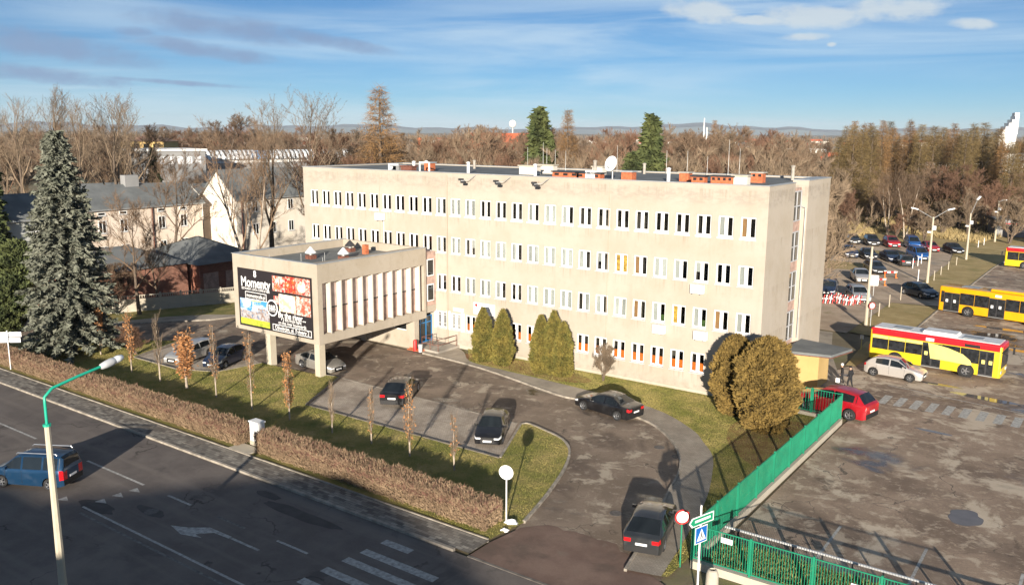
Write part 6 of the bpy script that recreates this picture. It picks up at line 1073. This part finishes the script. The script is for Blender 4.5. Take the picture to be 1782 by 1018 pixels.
p, h = slant(1735, 900, 197); tw = thing('church_tower', 'stepped white tower on the skyline at the far right', 'tower', p, .5)
for k in range(6): MB().box(-9+k*2.4, -9+(k+1)*2.4+.02, -5, 5, 0, h*(.52+.08*k)).build('tower_step', 'far_white', tw)
MB().box(3.2, 7, -3, 3, h*.5, h).build('tower_shaft', 'far_white', tw)
for px, d, ty in ((1217, 2400, 206), (1222, 2400, 222)): p, h = slant(px, d, ty); tag(MB().lathe([(2.5, 0), (1.2, h)], (0, 0, 0), 8).build('far_chimney', 'far_white', None, None, p), 'thin white industrial stack on the horizon' if ty < 210 else 'short white stack beside the thin one on the horizon', 'chimney')
p, h = slant(732, 150, 240); tag(MB().lathe([(.55, 0), (.4, h)], (0, 0, 0), 8).build('factory_chimney', 'brick_red', None, None, p), 'slim red brick chimney behind the left part of the roof', 'chimney'); p, h = slant(891, 420, 216); wtr = thing('radar_mast', 'small white ball on a mast above the red roof', 'mast', p); MB().tube([(0, 0, 0), (0, 0, h-1)], .5, 6).build('mast', 'galv', wtr); MB().lathe([(.1, h-2), (1.4, h-1.3), (1.8, h), (1.4, h+1.3), (.1, h+1.9)], (0, 0, 0), 12).build('ball', 'far_white', wtr)
# far woods: one mass
n = 60000; pxs = rng.uniform(-150, 1950, n//12); ds = 330*np.exp(rng.random(n//12)*2.3); V = []
for px, d in zip(pxs, ds):
    p = np.array(far(px, d)); hh = rng.uniform(6, 12)*(1+.4*(rng.random() < .1)); ww = rng.uniform(4, 9)
    for _ in range(12):
        c = p+np.array([rng.normal()*ww*.5, rng.normal()*ww*.5, rng.uniform(.05, .6)*hh]); u = np.array([rng.normal(), rng.normal(), 0])*ww*.12; V += [c-u, c+u, c+np.array([rng.normal()*.6, rng.normal()*.6, hh*.42])]
o = put('far_wood', npmesh('far_wood', np.array(V), np.arange(len(V)).reshape(-1, 3), 'far_wood')); o['kind'] = 'stuff'; tag(o, 'brown leafless woods of the plain out to the horizon', 'woods')
hv = MB(); prev = None
for k in range(121):
    px = -300+k*20.5; d = 9000; p = far(px, d); hh = 20+26*math.sin(px*.006+1)**2+18*math.sin(px*.017)**2+14*math.sin(px*.041+2)**2+(30 if 1050 < px < 1450 else 0)*math.sin(max(0, min(1, (px-1050)/400))*math.pi); q_ = far(px, d+2600); cur = ((p.x, p.y, -2), (p.x*.97+q_.x*.03, p.y*.97+q_.y*.03, hh*.8), (q_.x, q_.y, hh*1.5))
    if prev: hv.quad(prev[0], cur[0], cur[1], prev[1]); hv.quad(prev[1], cur[1], cur[2], prev[2])
    prev = cur
struct(hv.build('hills', 'hill', None, 60))
# unseen block, added behind the viewpoint to cast shade on the road
ob = thing('added_shade_block', 'unseen block added across the road behind the viewpoint to shade the road', 'building', (0, 0, 0)); MB().box(36, 84, -92, -80, 0, 10.6).build('wall', 'plaster_cream', ob); hip('roof', 36, 84, -92, -80, 10.6, 12.7, .5, ob, 'roofing')

# air: even haze that turns the far plain and hills pale blue
hz_m = bpy.data.materials.new('haze'); hz_m.use_nodes = True; hq = NG(hz_m.node_tree); hq.n.remove(hq.n['Principled BSDF'])
pv = hq.node('ShaderNodeVolumePrincipled'); pv.inputs['Color'].default_value = (.78, .86, 1.0, 1); pv.inputs['Density'].default_value = 5.0e-5; pv.inputs['Anisotropy'].default_value = 0.0; hq.l.new(pv.outputs[0], hq.n['Material Output'].inputs['Volume']); MT['haze'] = hz_m
struct(MB().box(-9200, 9200, -3200, 14200, -3.5, 175).build('haze', 'haze'), 'stuff')
